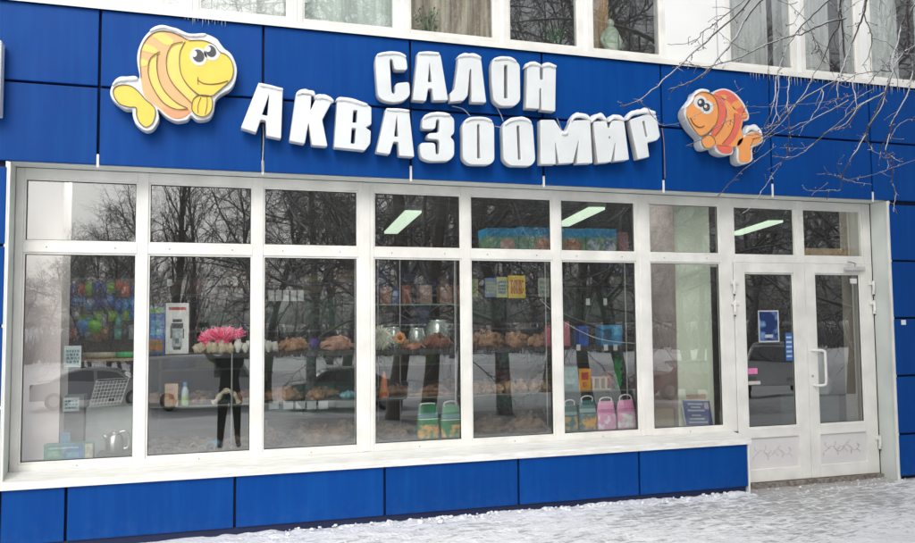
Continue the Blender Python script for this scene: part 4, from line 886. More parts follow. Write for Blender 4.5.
hp = [(kc[0]+R_*.5, .54, zst+H_*.93), (kc[0]+R_*1.2, .54, zst+H_*.95), (kc[0]+R_*1.55, .54, zst+H_*.6), (kc[0]+R_*1.45, .54, zst+H_*.18), (kc[0]+R_*.95, .54, zst+H_*.12)]
MB().tube(catmull(hp, 5, False), .011, 8).build('handle', M['steel'], r, smooth=True)
MB().tube([(kc[0]-R_*.7, .54, zst+H_*.62), (kc[0]-R_*1.2, .54, zst+H_*.85)], [.018, .01], 8).build('spout', M['steel'], r, smooth=True)
carton(44, 93, 444, .576, .37, (.05, .22, .2), 'long low green and blue box with a cream end in the first pane', d=.1, prints=[(.02, .45, .05, .95, (.04, .24, .14)), (.38, .80, .03, .97, (.03, .16, .38)), (.84, .99, .04, .96, (.55, .52, .36)), (.08, .3, .3, .6, (.16, .38, .24)), (.45, .7, .2, .5, (.05, .3, .4)), (.1, .7, .72, .82, (.3, .45, .45))])
def tagcard(u0, u1, v0, v1, y, c, label, strokes=2, name='price_tag', cat='price tag', sc=(.12, .2, .25), group=None):
    a = at(u0, v0, y); b = at(u1, v1, y); mb = MB(); mb.box(a.x, b.x, y, y+.002, b.z, a.z, col(c)); rr = random.Random(int(u0*7))
    for k in range(strokes):
        z = a.z-(a.z-b.z)*(.25+.5*k/max(1, strokes-1)); h = (a.z-b.z)*.05+.002; x = a.x+(b.x-a.x)*.15
        while x < b.x-(b.x-a.x)*.15:
            w = min((b.x-a.x)*rr.uniform(.08, .2), b.x-x-(b.x-a.x)*.1); mb.box(x, x+w, y-.001, y, z-h, z+h, col(sc)); x += w+(b.x-a.x)*.05
    return tag(mb.build(name, loc=((a.x+b.x)/2, y, b.z)), label, cat, group)
tagcard(64, 81, 346, 367, .5, (.5, .58, .58), 'pale blue price card with handwriting above the wire basket in the first pane', 4)
tagcard(63, 79, 398, 411, .5, (.5, .56, .56), 'small white price card between the pink wall and the kettle', 3)
tagcard(60, 70, 433, 443, .5, (.12, .28, .45), 'small blue card behind the long printed box', 1)
# grey cabinet behind the kettle
x0, x1 = cx_(86, 137, 406, .72); mb = MB(); mb.box(x0, x1+.05, .72, .98, .576, at(110, 407, .72).z); tag(mb.build('cabinet', col((.34, .37, .36)), loc=((x0+x1)/2, .85, .576), bevel=.004), 'plain light grey cabinet behind the kettle in the first pane', 'cabinet')
x0, x1 = cx_(64, 84, 406, .75); mb = MB(); mb.box(x0, x1, .75, .95, .576, at(70, 396, .75).z); tag(mb.build('cabinet', col((.2, .2, .19)), loc=((x0+x1)/2, .85, .576), bevel=.004), 'narrow dark grey cabinet beside the pink wall', 'cabinet')
# wire basket, a grid tilted back
a = [at(u, v, .62) for u, v in ((96, 382), (128, 380), (120, 404), (89, 407))]
mb = MB()
for i in range(10): t = i/9; mb.tube([a[0].lerp(a[1], t), a[3].lerp(a[2], t)], .0022, 4)
for i in range(8): t = i/7; mb.tube([a[0].lerp(a[3], t), a[1].lerp(a[2], t)], .0022, 4)
for i in range(4): mb.tube([a[i], a[i]+Vector((0, .12, .01))], .0022, 4)
for i in range(4): mb.tube([a[i]+Vector((0, .12, .01)), a[(i+1) % 4]+Vector((0, .12, .01))], .0022, 4)
tag(mb.build('wire_basket', col((.6, .6, .58)), loc=(a[3].x, .68, a[3].z)), 'white wire basket lying on the grey cabinet in the first pane', 'wire basket')
# shelf and pegboard with hanging packs, left pane back
PY = 1.3
x0, x1 = cx_(64, 152, 300, PY+.1); r = root('pegboard', ((x0+x1)/2, PY+.1, 1.2), 'dark pegboard covered in hanging pet goods behind the first pane', 'pegboard')
mb = MB(); mb.box(x0, x1, PY+.1, PY+.13, .02, 2.02); mb.build('board', M['backwall'], r)
mb = MB(); z = at(110, 358, PY).z; mb.box(x0, x1, PY-.2, PY+.09, z-.02, z); mb.build('shelf_board', M['kraft'], r)
cs = [(.03, .12, .4), (.05, .2, .5), (.2, .4, .05), (.45, .1, .06), (.5, .42, .1), (.04, .06, .22), (.3, .33, .36), (.1, .35, .3), (.06, .07, .08), (.38, .22, .1)]
cn = ['deep blue', 'sky blue', 'leaf green', 'red', 'yellow', 'navy', 'silver grey', 'teal', 'black', 'tan']
rows = ['top', 'second', 'third', 'fourth']; nth = ['first', 'second', 'third', 'fourth', 'fifth', 'sixth', 'seventh', 'eighth', 'ninth']
rr = random.Random(21)
for j in range(4):
    for i in range(9):
        u = 70+i*7.4+rr.uniform(-1.6, 1.6); v = 281+j*15.5+rr.uniform(-3, 3); ci = rr.choice([2, 3, 4, 6, 9, 5]) if j == 0 else rr.choice([0, 0, 5, 1, 6]) if j == 1 else rr.choice([1, 2, 6, 3, 7]) if j == 2 else rr.choice([8, 3, 9, 6, 7])
        w = rr.uniform(5.5, 9.5); a = at(u, v, PY+.03); b = at(u+w, v+rr.uniform(10, 15), PY+.03); mb = MB(); c_ = cs[ci]
        pj = rr.uniform(0, .03); mb.box(a.x, b.x, PY+.06+pj, PY+.063+pj, b.z, a.z, col(tuple(min(.8, q*.8+.02) for q in c_))); mb.blob(((a.x+b.x)/2, PY+.055, b.z*.55+a.z*.45), ((b.x-a.x)*.4, .02, (a.z-b.z)*.33), j*9+i, .2, 2, 8, 6, col(c_))
        mb.tube([((a.x+b.x)/2, PY+.02, a.z+.005), ((a.x+b.x)/2, PY+.1, a.z-.005)], .002, 4, M['metal'])
        tag(mb.build('hanging_pack', loc=((a.x+b.x)/2, PY+.06, b.z)), '%s pack hanging %s in the %s row of the pegboard' % (cn[ci], nth[i], rows[j]), 'pet goods', 'packs hanging on the pegboard')
for (cu, m, l) in ((83.5, (.05, .25, .6), 'round blue ball toy'), (94, (.15, .5, .03), 'round green ball toy')):
    c = at(cu, 327, PY-.05); mb = MB(); mb.blob(c, .062, int(cu), .03, 1, 14, 10); tag(mb.build('ball_toy', col(m, .3), smooth=True, loc=c), l+' hanging in front of the pegboard', 'ball toy')
z = at(110, 358, PY).z
for (u0, u1, c_, l) in ((83, 116, (.42, .40, .30), 'long cream roll'), (117, 138, (.05, .38, .12), 'long green roll')):
    x0, x1 = cx_(u0, u1, 352, PY-.12); tag(MB().tube([(x0, PY-.12, z+.028), (x1, PY-.12, z+.028)], .028, 12).build('roll', col(c_), smooth=True, loc=((x0+x1)/2, PY-.12, z)), l+' lying on the shelf below the pegboard', 'roll')
# price strip in the third pane
for k in range(5):
    u = 268.5+k*7.3; tagcard(u, u+6, 290, 301, .60, (.46, .48, .47), 'white price card in the row of five high in the third pane', 0, group='row of white price cards in the third pane')
for k, u in enumerate((269, 283.5, 295.5, 307, 318.5)):
    tagcard(u, u+9.5, 401.5, 409, SY-.02, (.34, .38, .38), 'pale price strip card on the lower shelf edge of the third pane', 0, group='price strip cards on the lower shelf edge')
# pictures hanging in the fifth pane
tagcard(466, 478, 279, 297, .62, (.36, .38, .12), 'faded yellow green picture card at the left of the fifth pane', 3, 'picture_card', 'picture', (.1, .25, .2))
tagcard(485, 497, 278, 297, .60, (.2, .3, .5), 'blue picture card with writing high in the fifth pane', 4, 'picture_card', 'picture', (.5, .5, .2))
tagcard(496.5, 507.5, 277, 297.5, .59, (.55, .55, .2), 'pale yellow and blue picture card in the middle of the fifth pane', 4, 'picture_card', 'picture', (.08, .2, .5))
tagcard(508, 525.5, 275.5, 298, .58, (.72, .52, .03), 'bright yellow picture card with orange edge in the fifth pane', 5, 'picture_card', 'picture', (.45, .12, .05))
tagcard(538, 549.5, 278, 297, .60, (.34, .34, .28), 'grey picture card with green heading beside the shelf post', 3, 'picture_card', 'picture', (.08, .25, .15))
tagcard(586, 590, 298.5, 305, .60, (.6, .6, .6), 'tiny white price tag, left of two in the sixth pane', 0); tagcard(603.5, 607, 298.5, 305, .60, (.6, .6, .6), 'tiny white price tag, right of two in the sixth pane', 0)
for k, u in enumerate((576.5, 604, 613.5)): tagcard(u, u+4, 344.5, 350.5, SY-.02, (.6, .6, .58), 'tiny white tag hanging under the upper shelf, %s of three' % ['left', 'middle', 'right'][k], 0)
tagcard(167, 172, 279, 286, .9, (.45, .47, .47), 'small white tag in the second pane, left of two', 0); tagcard(233, 238, 280, 286, .9, (.45, .47, .47), 'small white tag in the second pane, right of two', 0)
# aquarium packages high in panes 5 and 6
TKY = .72; zt = at(540, 253, TKY).z
mb = MB(); mb.box(at(484, 253, TKY).x, at(640, 253, TKY).x, TKY-.01, TKY+.35, zt-.02, zt); tag(mb.build('high_shelf', M['dark'], loc=(at(560, 253, TKY).x, TKY+.17, zt-.02)), 'dark high shelf carrying the aquarium packages', 'shelf')
def tank(u0, u1, vt, col2, label, pics):
    x0, x1 = cx_(u0, u1, vt, TKY); h = at((u0+u1)/2, vt, TKY).z-zt
    r = root('aquarium_package', ((x0+x1)/2, TKY+.14, zt), label, 'aquarium box', 'aquarium packages on the high shelf')
    mb = MB(); mb.box(x0, x1, TKY, TKY+.28, zt, zt+h); mb.build('carton', mat('picture_green', (.20, .34, .18), .5, c2=(.08, .2, .16), scale=12), r)
    mb = MB(); mb.box(x0-.002, x1+.002, TKY-.004, TKY+.284, zt+h*.66, zt+h+.004); mb.build('blue_top', col((.0, .28, .55)), r)
    for (a, b, c1, c2) in pics:
        mb = MB(); mb.blob((x0+(x1-x0)*(a+b)/2, TKY-.001, zt+h*.31), ((x1-x0)*(b-a)/2, .004, h*.30), int(u0+a*100), .15, 3, 14, 8); mb.build('picture', mat('picture_print', c1, .5, c2=c2, scale=30, thr=(.4, .6)), r)
tank(488, 518, 228.5, 0, 'aquarium package with blue top and a pale pink coral picture in the fifth pane', [(.4, .9, (.55, .4, .36), (.4, .25, .22))])
tank(518.8, 559, 228, 0, 'aquarium package with blue top and a round orange coral picture, in the fifth pane', [(.38, .86, (.5, .25, .16), (.3, .12, .07))])
tank(559.8, 585, 229, 0, 'aquarium package with blue top and brown coral picture, left in the sixth pane', [(.15, .85, (.42, .2, .12), (.22, .1, .05))])
tank(585.8, 616, 229, 0, 'aquarium package with blue top and two grey white mountain pictures', [(.05, .45, (.5, .54, .56), (.1, .2, .26)), (.52, .97, (.5, .54, .58), (.04, .12, .2))])
carton(619, 628, 232, zt, TKY, (.25, .1, .1), 'dark red package at the right end of the high shelf', d=.2, prints=[(.3, .7, .2, .8, (.35, .16, .15))])
# glass shelf cabinet in the fourth pane
x0, x1 = cx_(374, 462, 302, .95); zz = at(418, 304, .95).z
r = root('glass_cabinet', ((x0+x1)/2, 1.1, zz-.9), 'glass shelf cabinet with small orange goods behind the fourth pane', 'cabinet')
mb = MB(); mb.box(x0, x1, .95, 1.3, zz-.012, zz); mb.build('glass_shelf', mat('green_glass_edge', (.25, .36, .32), .2), r)
mb = MB(); mb.box(x0, x1, .96, 1.3, zz-.20, zz-.19); mb.build('glass_shelf', mat('green_glass_edge2', (.25, .3, .22), .2), r)
for u in (378, 400, 456): mb = MB(); x = at(u, 300, .95).x; mb.tube([(x, .95, zz-1.2), (x, .95, zz+.42)], .006, 6); mb.build('post', M['metal'], r)
for (u0, u1, c_, l) in ((383, 391, (0.220, 0.088, 0.044), 'orange brown pack left'), (392, 401, (.01, .04, .14), 'dark blue pack in the middle'), (402, 411, (0.220, 0.066, 0.044), 'reddish pack right of the dark blue one'), (420, 432, (0.248, 0.165, 0.132), 'pinkish pack'), (440, 452, (0.220, 0.110, 0.077), 'terracotta pack near the right post'), (453, 461, (0.231, 0.088, 0.044), 'orange pack at the right end')):
    carton(u0, u1, 285+(u0 % 3), zz, .98, c_, l+' on the glass cabinet shelf', prints=[(.2, .8, .5, .8, tuple(min(.8, q*1.8+.05) for q in c_))])
# dark goods on racks deeper inside
rr = random.Random(33)
BY = 3.4
for (ua, ub_, nm) in ((262, 372, 'third'), (466, 556, 'fifth'), (558, 640, 'sixth')):
    x0, x1 = cx_(ua, ub_, 330, BY); r = root('aquarium_rack', ((x0+x1)/2, BY+.3, .02), 'dark metal aquarium rack deep inside the shop, seen through the %s pane' % nm, 'rack')
    for z in (.5, 1.05, 1.6, 2.1): mb = MB(); mb.box(x0, x1, BY, BY+.5, z-.03, z); mb.build('shelf_board', M['dark'], r)
    for x in (x0, x1-.04): mb = MB(); mb.box(x, x+.04, BY+.01, BY+.05, .02, 2.4); mb.build('post', M['dark'], r)
    k = 0
    for z in (.5, 1.05, 1.6):
        x = x0+.06
        while x < x1-.35:
            w = rr.uniform(.3, .5); h = rr.uniform(.26, .4); k += 1
            ro = root('fish_tank', (x+w/2, BY+.22, z), 'dim water-filled fish tank on the rack seen through the %s pane' % nm, 'fish tank', 'fish tanks on the rack behind the %s pane' % nm)
            mb = MB(); mb.box(x, min(x+w, x1-.05), BY+.03, BY+.4, z+.002, z+h); mb.build('water', mat('tank_water', (.05, .09+.05*rr.random(), .09), .15, var=.3, scale=5), ro)
            mb = MB(); mb.box(x-.003, min(x+w, x1-.05)+.003, BY+.027, BY+.403, z+h, z+h+.05); mb.build('lid', M['dark'], ro)
            x += w+.03
for k in range(26):
    x = 1.0+rr.random()*6.5; z = rr.choice([.4, .95, 1.5]); w = rr.uniform(.12, .35); h = rr.uniform(.15, .4); ci = rr.randrange(10)
    pass
r = root('goods_rack', (3.5, 6.3, .02), 'pale metal goods rack along the back wall of the shop', 'rack')
for z in (.4, .95, 1.5, 2.05): mb = MB(); mb.box(-.6, 8.4, 6.1, 6.55, z-.03, z); mb.build('shelf_board', col((.3, .3, .28)), r)
for i in range(7): mb = MB(); x = -.6+9*i/6; mb.box(x-.02, x+.02, 6.08, 6.095, .02, 2.5); mb.build('post', col((.3, .3, .28)), r)
k = 0
for z, zn in ((.4, 'bottom'), (.95, 'second'), (1.5, 'third'), (2.05, 'top')):
    x = -.5
    while x < 8.2:
        w = rr.uniform(.14, .4); h = rr.uniform(.15, .42); ci = rr.randrange(10); c_ = tuple(q*.8+.02 for q in cs[ci]); mb = MB()
        mb.box(x, x+w, 6.14, 6.4, z+.001, z+h, col(c_)); mb.box(x+w*.15, x+w*.85, 6.138, 6.14, z+h*.5, z+h*.8, col(tuple(min(.7, q*1.6+.1) for q in c_)))
        tag(mb.build('product_box', loc=(x+w/2, 6.27, z)), '%s box on the %s shelf of the rack along the back wall' % (cn[ci], zn), 'box', '%s boxes on the %s shelf of the back rack' % (cn[ci], zn)); x += w+rr.uniform(.01, .25)
# ceiling lamps
def lamp(pts, lab):
    a = atz(pts[0][0], pts[0][1], 2.96); b = atz(pts[1][0], pts[1][1], 2.96); c = (a+b)/2
    d = (b-a); d.z = 0; L_ = d.length; L2 = min(L_, 2.4); d.normalize(); a = c-d*L2/2; b = c+d*L2/2; n_ = Vector((-d.y, d.x, 0))
    r = root('ceiling_lamp', (c.x, c.y, 2.94), lab, 'ceiling lamp', 'fluorescent ceiling lamps')
    mb = MB()
    def bar(mb, w, z0, z1, o=0):
        vs = []
        for z in (z0, z1):
            for s, e in ((-1, a), (1, a), (1, b), (-1, b)): q = e+n_*(s*w+o); vs.append((q.x, q.y, z))
        mb.add(vs, [(0, 3, 2, 1), (4, 5, 6, 7), (0, 1, 5, 4), (1, 2, 6, 5), (2, 3, 7, 6), (3, 0, 4, 7)])
    bar(mb, .11, 2.985, 3.045); mb.build('housing', col((.6, .62, .58)), r)
    mb = MB(); bar(mb, .10, 2.955, 2.984); mb.build('diffuser', M['lamp'], r)
lamp(((597, 209), (562, 226)), 'lit fluorescent ceiling lamp seen slanting in the upper sixth pane above the aquarium packages')
lamp(((776, 222), (734, 235)), 'lit fluorescent ceiling lamp seen in the transom above the left door')
lamp(((418, 208), (388, 236)), 'lit greenish fluorescent ceiling lamp seen in the upper fourth pane')
for k in range(4):  # extra row added above the view to brighten the dark interior
    x = -.4+2.0*k; r = root('ceiling_lamp', (x, .95, 2.94), 'added ceiling fill light of the unseen front row, %s from the left' % nth[k], 'ceiling lamp', 'added unseen fill lights of the front row')
    MB().box(x-.62, x+.62, .78, 1.12, 2.985, 3.045).build('housing', col((.6, .62, .58)), r)
    MB().box(x-.6, x+.6, .80, 1.10, 2.975, 2.984).build('diffuser', M['diffuser'], r)
# things near the door
pst = tagcard(758, 779.5, 310.5, 342, WY+.012, (.6, .62, .65), 'white edged poster with a dark blue picture on the left door glass', 0, 'poster', 'poster')
a = at(759.3, 311.8, WY+.009); b = at(778.3, 340.6, WY+.009); mb = MB(); mb.box(a.x, b.x, WY+.0095, WY+.0115, b.z, a.z, mat('poster_picture', (.25, .45, .75), .4, c2=(.01, .03, .12), scale=9, thr=(.46, .72))); mb.box(a.x+.06, a.x+.15, WY+.0085, WY+.0095, b.z+.03, b.z+.06, col((.5, .5, .55)))
mb.build('poster_print', None, pst)
a = at(785, 333, WY+.012); b = at(793, 360.5, WY+.012)
mb = MB(); mb.box(a.x, b.x, WY+.01, WY+.012, b.z, a.z, col((.05, .16, .42)))
for k in range(5): zz_ = a.z-(a.z-b.z)*(.15+.17*k); mb.box(a.x+.01, b.x-.01, WY+.009, WY+.01, zz_-.012, zz_+.006, col((.5, .6, .75)))
tag(mb.build('sticker', loc=(a.x, WY, b.z)), 'narrow blue and white sticker at the right edge of the left door glass', 'sticker')
tagcard(746.5, 757.5, 368.5, 373.8, WY+.012, (.85, .25, .5), 'small bright pink sticker on the left door glass', 0, 'sticker', 'sticker')
tagcard(748, 760.5, 381.5, 384.3, WY+.012, (.6, .58, .52), 'narrow cream sticker under the pink sticker on the left door', 0, 'sticker', 'sticker')
tagcard(850, 857, 278.5, 283.5, WY+.012, (.75, .75, .75), 'small white sticker at the top of the right door glass', 0, 'sticker', 'sticker')
a = at(807.5, 248, .36); b = at(855.5, 259, .36); mb = MB(); mb.box(a.x, b.x, .36, .5, 2.16, a.z, M['kraft']); xm = (a.x+b.x)/2; mb.box(a.x+.03, xm-.02, .358, .36, 2.24, a.z-.02, col((.5, .34, .2))); mb.box(xm+.02, b.x-.03, .358, .36, 2.24, a.z-.02, col((.5, .34, .2)))
tag(mb.build('cardboard_box', loc=(xm, .43, 2.16), bevel=0), 'long low cardboard box lying inside the transom above the right door', 'cardboard box')
mb = MB(); mb.box(4.9, 6.55, .34, .62, 2.135, 2.159); mb.build('transom_ledge', M['wallwhite'], shop)
# blue notice leaning behind the seventh pane
NY = .42
q = [at(u, v, NY) for u, v in ((682, 400.5), (709, 401), (713, 425), (686.5, 425.5))]
r = root('notice_board', (q[3].x, NY, .577), 'blue notice with lines of white writing leaning in the seventh pane', 'notice')
def quad3(mb, s0, s1, t0, t1, off, m=None):
    P = lambda s, t: (q[0].lerp(q[1], s)).lerp(q[3].lerp(q[2], s), t)
    vs = [P(s0, t0), P(s1, t0), P(s1, t1), P(s0, t1)]; vs = [Vector((p.x, p.y-off, p.z)) for p in vs]+[Vector((p.x, p.y-off+.004, p.z)) for p in vs]
    mb.add(vs, [(0, 1, 2, 3), (7, 6, 5, 4), (0, 4, 5, 1), (1, 5, 6, 2), (2, 6, 7, 3), (3, 7, 4, 0)], m)
mb = MB(); quad3(mb, -.04, 1.03, -.06, 1.06, 0); mb.build('backing', col((.6, .62, .6)), r)
mb = MB(); quad3(mb, 0, 1, 0, 1, .003); mb.build('sheet', col((.05, .085, .26)), r)
mb = MB(); rr = random.Random(2)
for (t, s0, s1) in ((.14, .18, .72), (.27, .28, .62), (.40, .14, .76), (.60, .26, .6), (.74, .16, .72), (.88, .12, .82)):
    s = s0
    while s < s1: w = rr.uniform(.03, .075); quad3(mb, s, min(s+w, s1), t-.035, t+.03, .006); s += w+.016
mb.build('writing', col((.6, .62, .68)), r)
mb = MB(); quad3(mb, .78, .94, .08, .34, .006); mb.build('emblem', col((.5, .4, .45)), r)
mb = MB(); a = at(687, 395, NY+.01); b = at(706, 400, NY+.01); mb.box(a.x, b.x, NY+.01, NY+.02, b.z-.02, a.z); mb.build('top_strip', col((.6, .42, .34)), r)
x0, x1 = cx_(655, 674, 410, .52); mb = MB(); mb.box(x0, x1, .52, .8, .576, at(664, 409.5, .52).z); tag(mb.build('cardboard_box', col((.36, .30, .2)), loc=((x0+x1)/2, .66, .576), bevel=.003), 'olive brown cardboard box left of the pale column', 'cardboard box')
a = at(722.5, 411, .5); mb = MB(); mb.box(a.x-.016, a.x+.016, .5, .53, .576, a.z); tag(mb.build('candle_post', col((.62, .62, .58)), loc=(a.x, .51, .576)), 'slim white upright post at the right edge of the seventh pane', 'post')
wire([(540, 299), (552, 311), (563, 321), (580, 331), (598, 338.5), (618, 342), (640, 343.5)], .004, 'thin pale cord sagging across the sixth pane', col((.6, .6, .58)), y=.42)
# white plastic bag by the right door
c = at(825, 372, .75); mb = MB(); mb.blob((c.x+.05, .95, c.z-.1), (.17, .1, .36), 5, .25, 2, 16, 12); tag(mb.build('plastic_bag', col((.42, .44, .44)), smooth=True, loc=(c.x+.05, .95, c.z-.45)), 'crumpled whitish plastic bag behind the handle of the right door', 'plastic bag')
a = at(822, 410, .8); mb = MB(); mb.box(a.x-.25, a.x+.25, .82, 1.15, .016, at(822, 395, .82).z); tag(mb.build('counter', col((.12, .16, .15)), loc=(a.x, 1, .016), bevel=.004), 'dark counter standing inside behind the right door', 'counter')
# ---- upper rooms: curtains, plants, figurine
def curtain(i, a, b, c, label, amp=.03, fr=26, y=.235, hgt=1.6, c2=None):
    mb = MB(); n = int((b-a)*90); vs = []; fs = []
    for k in range(n+1):
        x = a+(b-a)*k/n
        for z in (4.03, 4.5, 5.0, 5.6): vs.append((x+.01*noise.noise(Vector((x*3, z, i))), y+amp*math.sin(x*fr+.9*math.sin(x*3+i)+.25*z)*(1+.4*noise.noise(Vector((x*2, z, 0)))), z))
    for k in range(n):
        for j in range(3): fs.append((k*4+j, (k+1)*4+j, (k+1)*4+j+1, k*4+j+1))
    o = mb.add(vs, fs).build('curtain', mat('curtain_cloth', c, .9, c2=c2, scale=6, stretch=(6, 1, .3)), smooth=True, loc=((a+b)/2, y, 4.03)); return tag(o, label, 'curtain')
curtain(4, ub[4][0]-.04, ub[4][1]+.04, (.86, .88, .86), 'pleated whitish curtain in the leftmost visible upper window', .045, 24)
curtain(5, ub[5][0]-.04, ub[5][1]+.04, (.86, .88, .86), 'pleated whitish curtain in the second upper window', .045, 27)
curtain(6, ub[6][0]-.04, ub[6][1]+.04, (.72, .80, .76), 'pale green curtain in the third upper window', .03, 21)
curtain(7, ub[7][0]-.04, ub[7][1]+.04, (.6, .54, .45), 'brownish lace curtain in the fourth upper window', .025, 30, c2=(.25, .2, .16))
x_ = ub[9][0]; w_ = ub[9][1]-x_
curtain(9, x_-.04, x_+w_*.17, (.42, .34, .26), 'brown curtain at the left of the upper window with the figurine', .02, 30, c2=(.3, .22, .16)); curtain(9.5, x_+w_*.27, x_+w_*.42, (.5, .33, .17), 'orange brown curtain strip behind the green figurine', .02, 30, y=.36, c2=(.25, .15, .07))
curtain(10, ub[10][0]-.04, ub[10][1]+.04, (.66, .68, .68), 'grey curtain in the upper window right of the white pier', .02, 18, .5); curtain(11, ub[11][0]-.04, ub[11][1]+.04, (.64, .66, .66), 'grey curtain in the narrow upper window above the right side of the orange fish', .02, 19, .5)
curtain(12, ub[12][0]-.04, ub[12][1]+.04, (.72, .75, .75), 'pale grey curtain in the rightmost upper window', .02, 17, .5)
def plant(u, v, lab, seed, h=.22):
    c = at(u, v, .19); r = root('potted_plant', (c.x, .19, 4.03), lab, 'plant'); MB().lathe([(.025, 0), (.034, .05), (.036, .06)], (c.x, .19, 4.03), 12).build('pot', col((.3, .14, .08)), r); rr = random.Random(seed); mb = MB()
    for k in range(90):
        a = rr.uniform(0, 6.28); q = rr.random()**.6*.11; z = 4.11+rr.random()*h; s = .03; b = Vector((c.x+q*math.cos(a), .19+q*.4*math.sin(a), z)); e = Vector((rr.uniform(-1, 1), rr.uniform(-1, 1), rr.uniform(-.3, 1))).normalized()*s; f = e.orthogonal().normalized()*s*.4
        mb.add([b, b+e*.5+f, b+e, b+e*.5-f], [(0, 1, 2, 3)])
    for k in range(6): a = k*1.05; mb.tube([(c.x, .19, 4.09), (c.x+.09*math.cos(a), .19+.04*math.sin(a), 4.2+h*.5)], .003, 4)
    mb.build('foliage', col((.06, .22, .08)), r)
plant(428, 30, 'small green potted plant in the fourth upper window', 1); plant(556, 42, 'green potted plant in the fifth upper window', 2, .16)
c = at(611, 56, .24)
r = root('figurine', (c.x, .24, 4.03), 'pale green robed figurine standing in the sixth upper window', 'figurine')
MB().lathe([(.085, 0), (.09, .03), (.07, .12), (.075, .2), (.08, .26), (.05, .31), (.025, .33)], (c.x, .24, 4.03), 16).build('robe', col((.42, .52, .40)), r, smooth=True)
MB().blob((c.x, .24, 4.39), (.035, .035, .045), 3, .05, 1, 12, 8).build('head', col((.45, .5, .4)), r, smooth=True)
for s in (-1, 1): MB().tube([(c.x+s*.06, .24, 4.30), (c.x+s*.10, .23, 4.22), (c.x+s*.07, .21, 4.14)], [.024, .02, .014], 8).build('sleeve', col((.42, .52, .40)), r, smooth=True)
# ================================================================== TREES
def branch(mb, p, d, L_, r, lev, rr, cfg, trunk=None):
    n = cfg['seg'][lev]; pts = [Vector(p)]; rad = [r]; d = Vector(d).normalized()
    for i in range(n):
        w = Vector((rr.gauss(0, 1), rr.gauss(0, 1), rr.gauss(0, 1)))*cfg['wob'][lev]
        d = (d+w+Vector((0, 0, cfg['up'][lev]))).normalized(); pts.append(pts[-1]+d*L_/n); rad.append(r*(1-(i+1)/n*cfg['tap'][lev]))
    (trunk if trunk is not None and lev <= 0 else mb).tube(pts, rad, cfg['sides'][lev], cap=False)
    if lev+1 < len(cfg['num']) :
        k = cfg['num'][lev+1]
        for j in range(k):
            t = cfg['start'][lev]+(1-cfg['start'][lev])*(j+rr.random())/k; f = t*n; i = min(int(f), n-1); q = pts[i].lerp(pts[i+1], f-i); dd = (pts[i+1]-pts[i]).normalized()
            o = dd.orthogonal().normalized(); o = (Matrix.Rotation(rr.uniform(0, 2*PI), 3, dd) @ o); a = math.radians(rr.uniform(*cfg['ang'][lev]))
            nd = dd*math.cos(a)+o*math.sin(a); rj = min(rad[i]*.8, r*cfg['rr'][lev]*rr.uniform(.7, 1.1))
            branch(mb, q, nd, L_*cfg['len'][lev]*rr.uniform(.6, 1.1)*(1.15-.5*t), rj, lev+1, rr, cfg)
BROAD = dict(seg=[8, 7, 6, 4, 2], wob=[.10, .17, .2, .24, .28], up=[.03, .03, .0, -.02, -.05], tap=[.8, .82, .85, .85, .7], sides=[9, 6, 4, 3, 3], num=[1, 15, 11, 9, 7], start=[.18, .12, .1, .1, 0], ang=[(40, 78), (35, 75), (30, 70), (25, 65)], rr=[.36, .5, .6, .75], len=[.6, .55, .48, .42])
POPLAR = dict(seg=[9, 5, 4, 3], wob=[.02, .06, .12, .2], up=[.02, .16, .12, .1], tap=[.85, .85, .85, .7], sides=[9, 5, 3, 3], num=[1, 42, 8, 6], start=[.1, .1, .1, 0], ang=[(18, 34), (18, 38), (18, 45)], rr=[.22, .5, .7], len=[.26, .42, .42])
PRO = {}
def tree(kind, x, y, h, label, rz=0, seed=1, lean=(0, 0), group='bare trees across the street'):
    z = terrain(x, y)-.1; key = (kind, seed)
    if key not in PRO:
        cfg = BROAD if kind == 'bare_tree' else POPLAR; rr = random.Random(seed); tk = MB(); cr = MB()
        branch(cr, (0, 0, 0), (lean[0], lean[1], 1), 10, .165 if kind == 'bare_tree' else .15, 0, rr, cfg, tk)
        r = root(kind, (0, 0, 0), label, 'tree', group); a = tk.build('trunk', M['bark'], r, smooth=True); b = cr.build('crown', M['bark'], r); PRO[key] = (r, a, b)
    else:
        r0, a0, b0 = PRO[key]; r = r0.copy(); COL.objects.link(r)
        for q in (a0, b0): c = q.copy(); COL.objects.link(c); c.parent = r
        r['label'] = label; r['group'] = group
    r.location = (x, y, z); r.rotation_euler = (0, 0, rz); s = h/10; r.scale = (s, s, s)
    return r
def refl(u, v_or_none, D):
    """where a thing must stand in the street to be mirrored at image column u, D metres beyond the camera along its view"""
    d = ray(u, 318); t = D/FPX; p = CP+d*t; return p.x, WY-(p.y-WY)
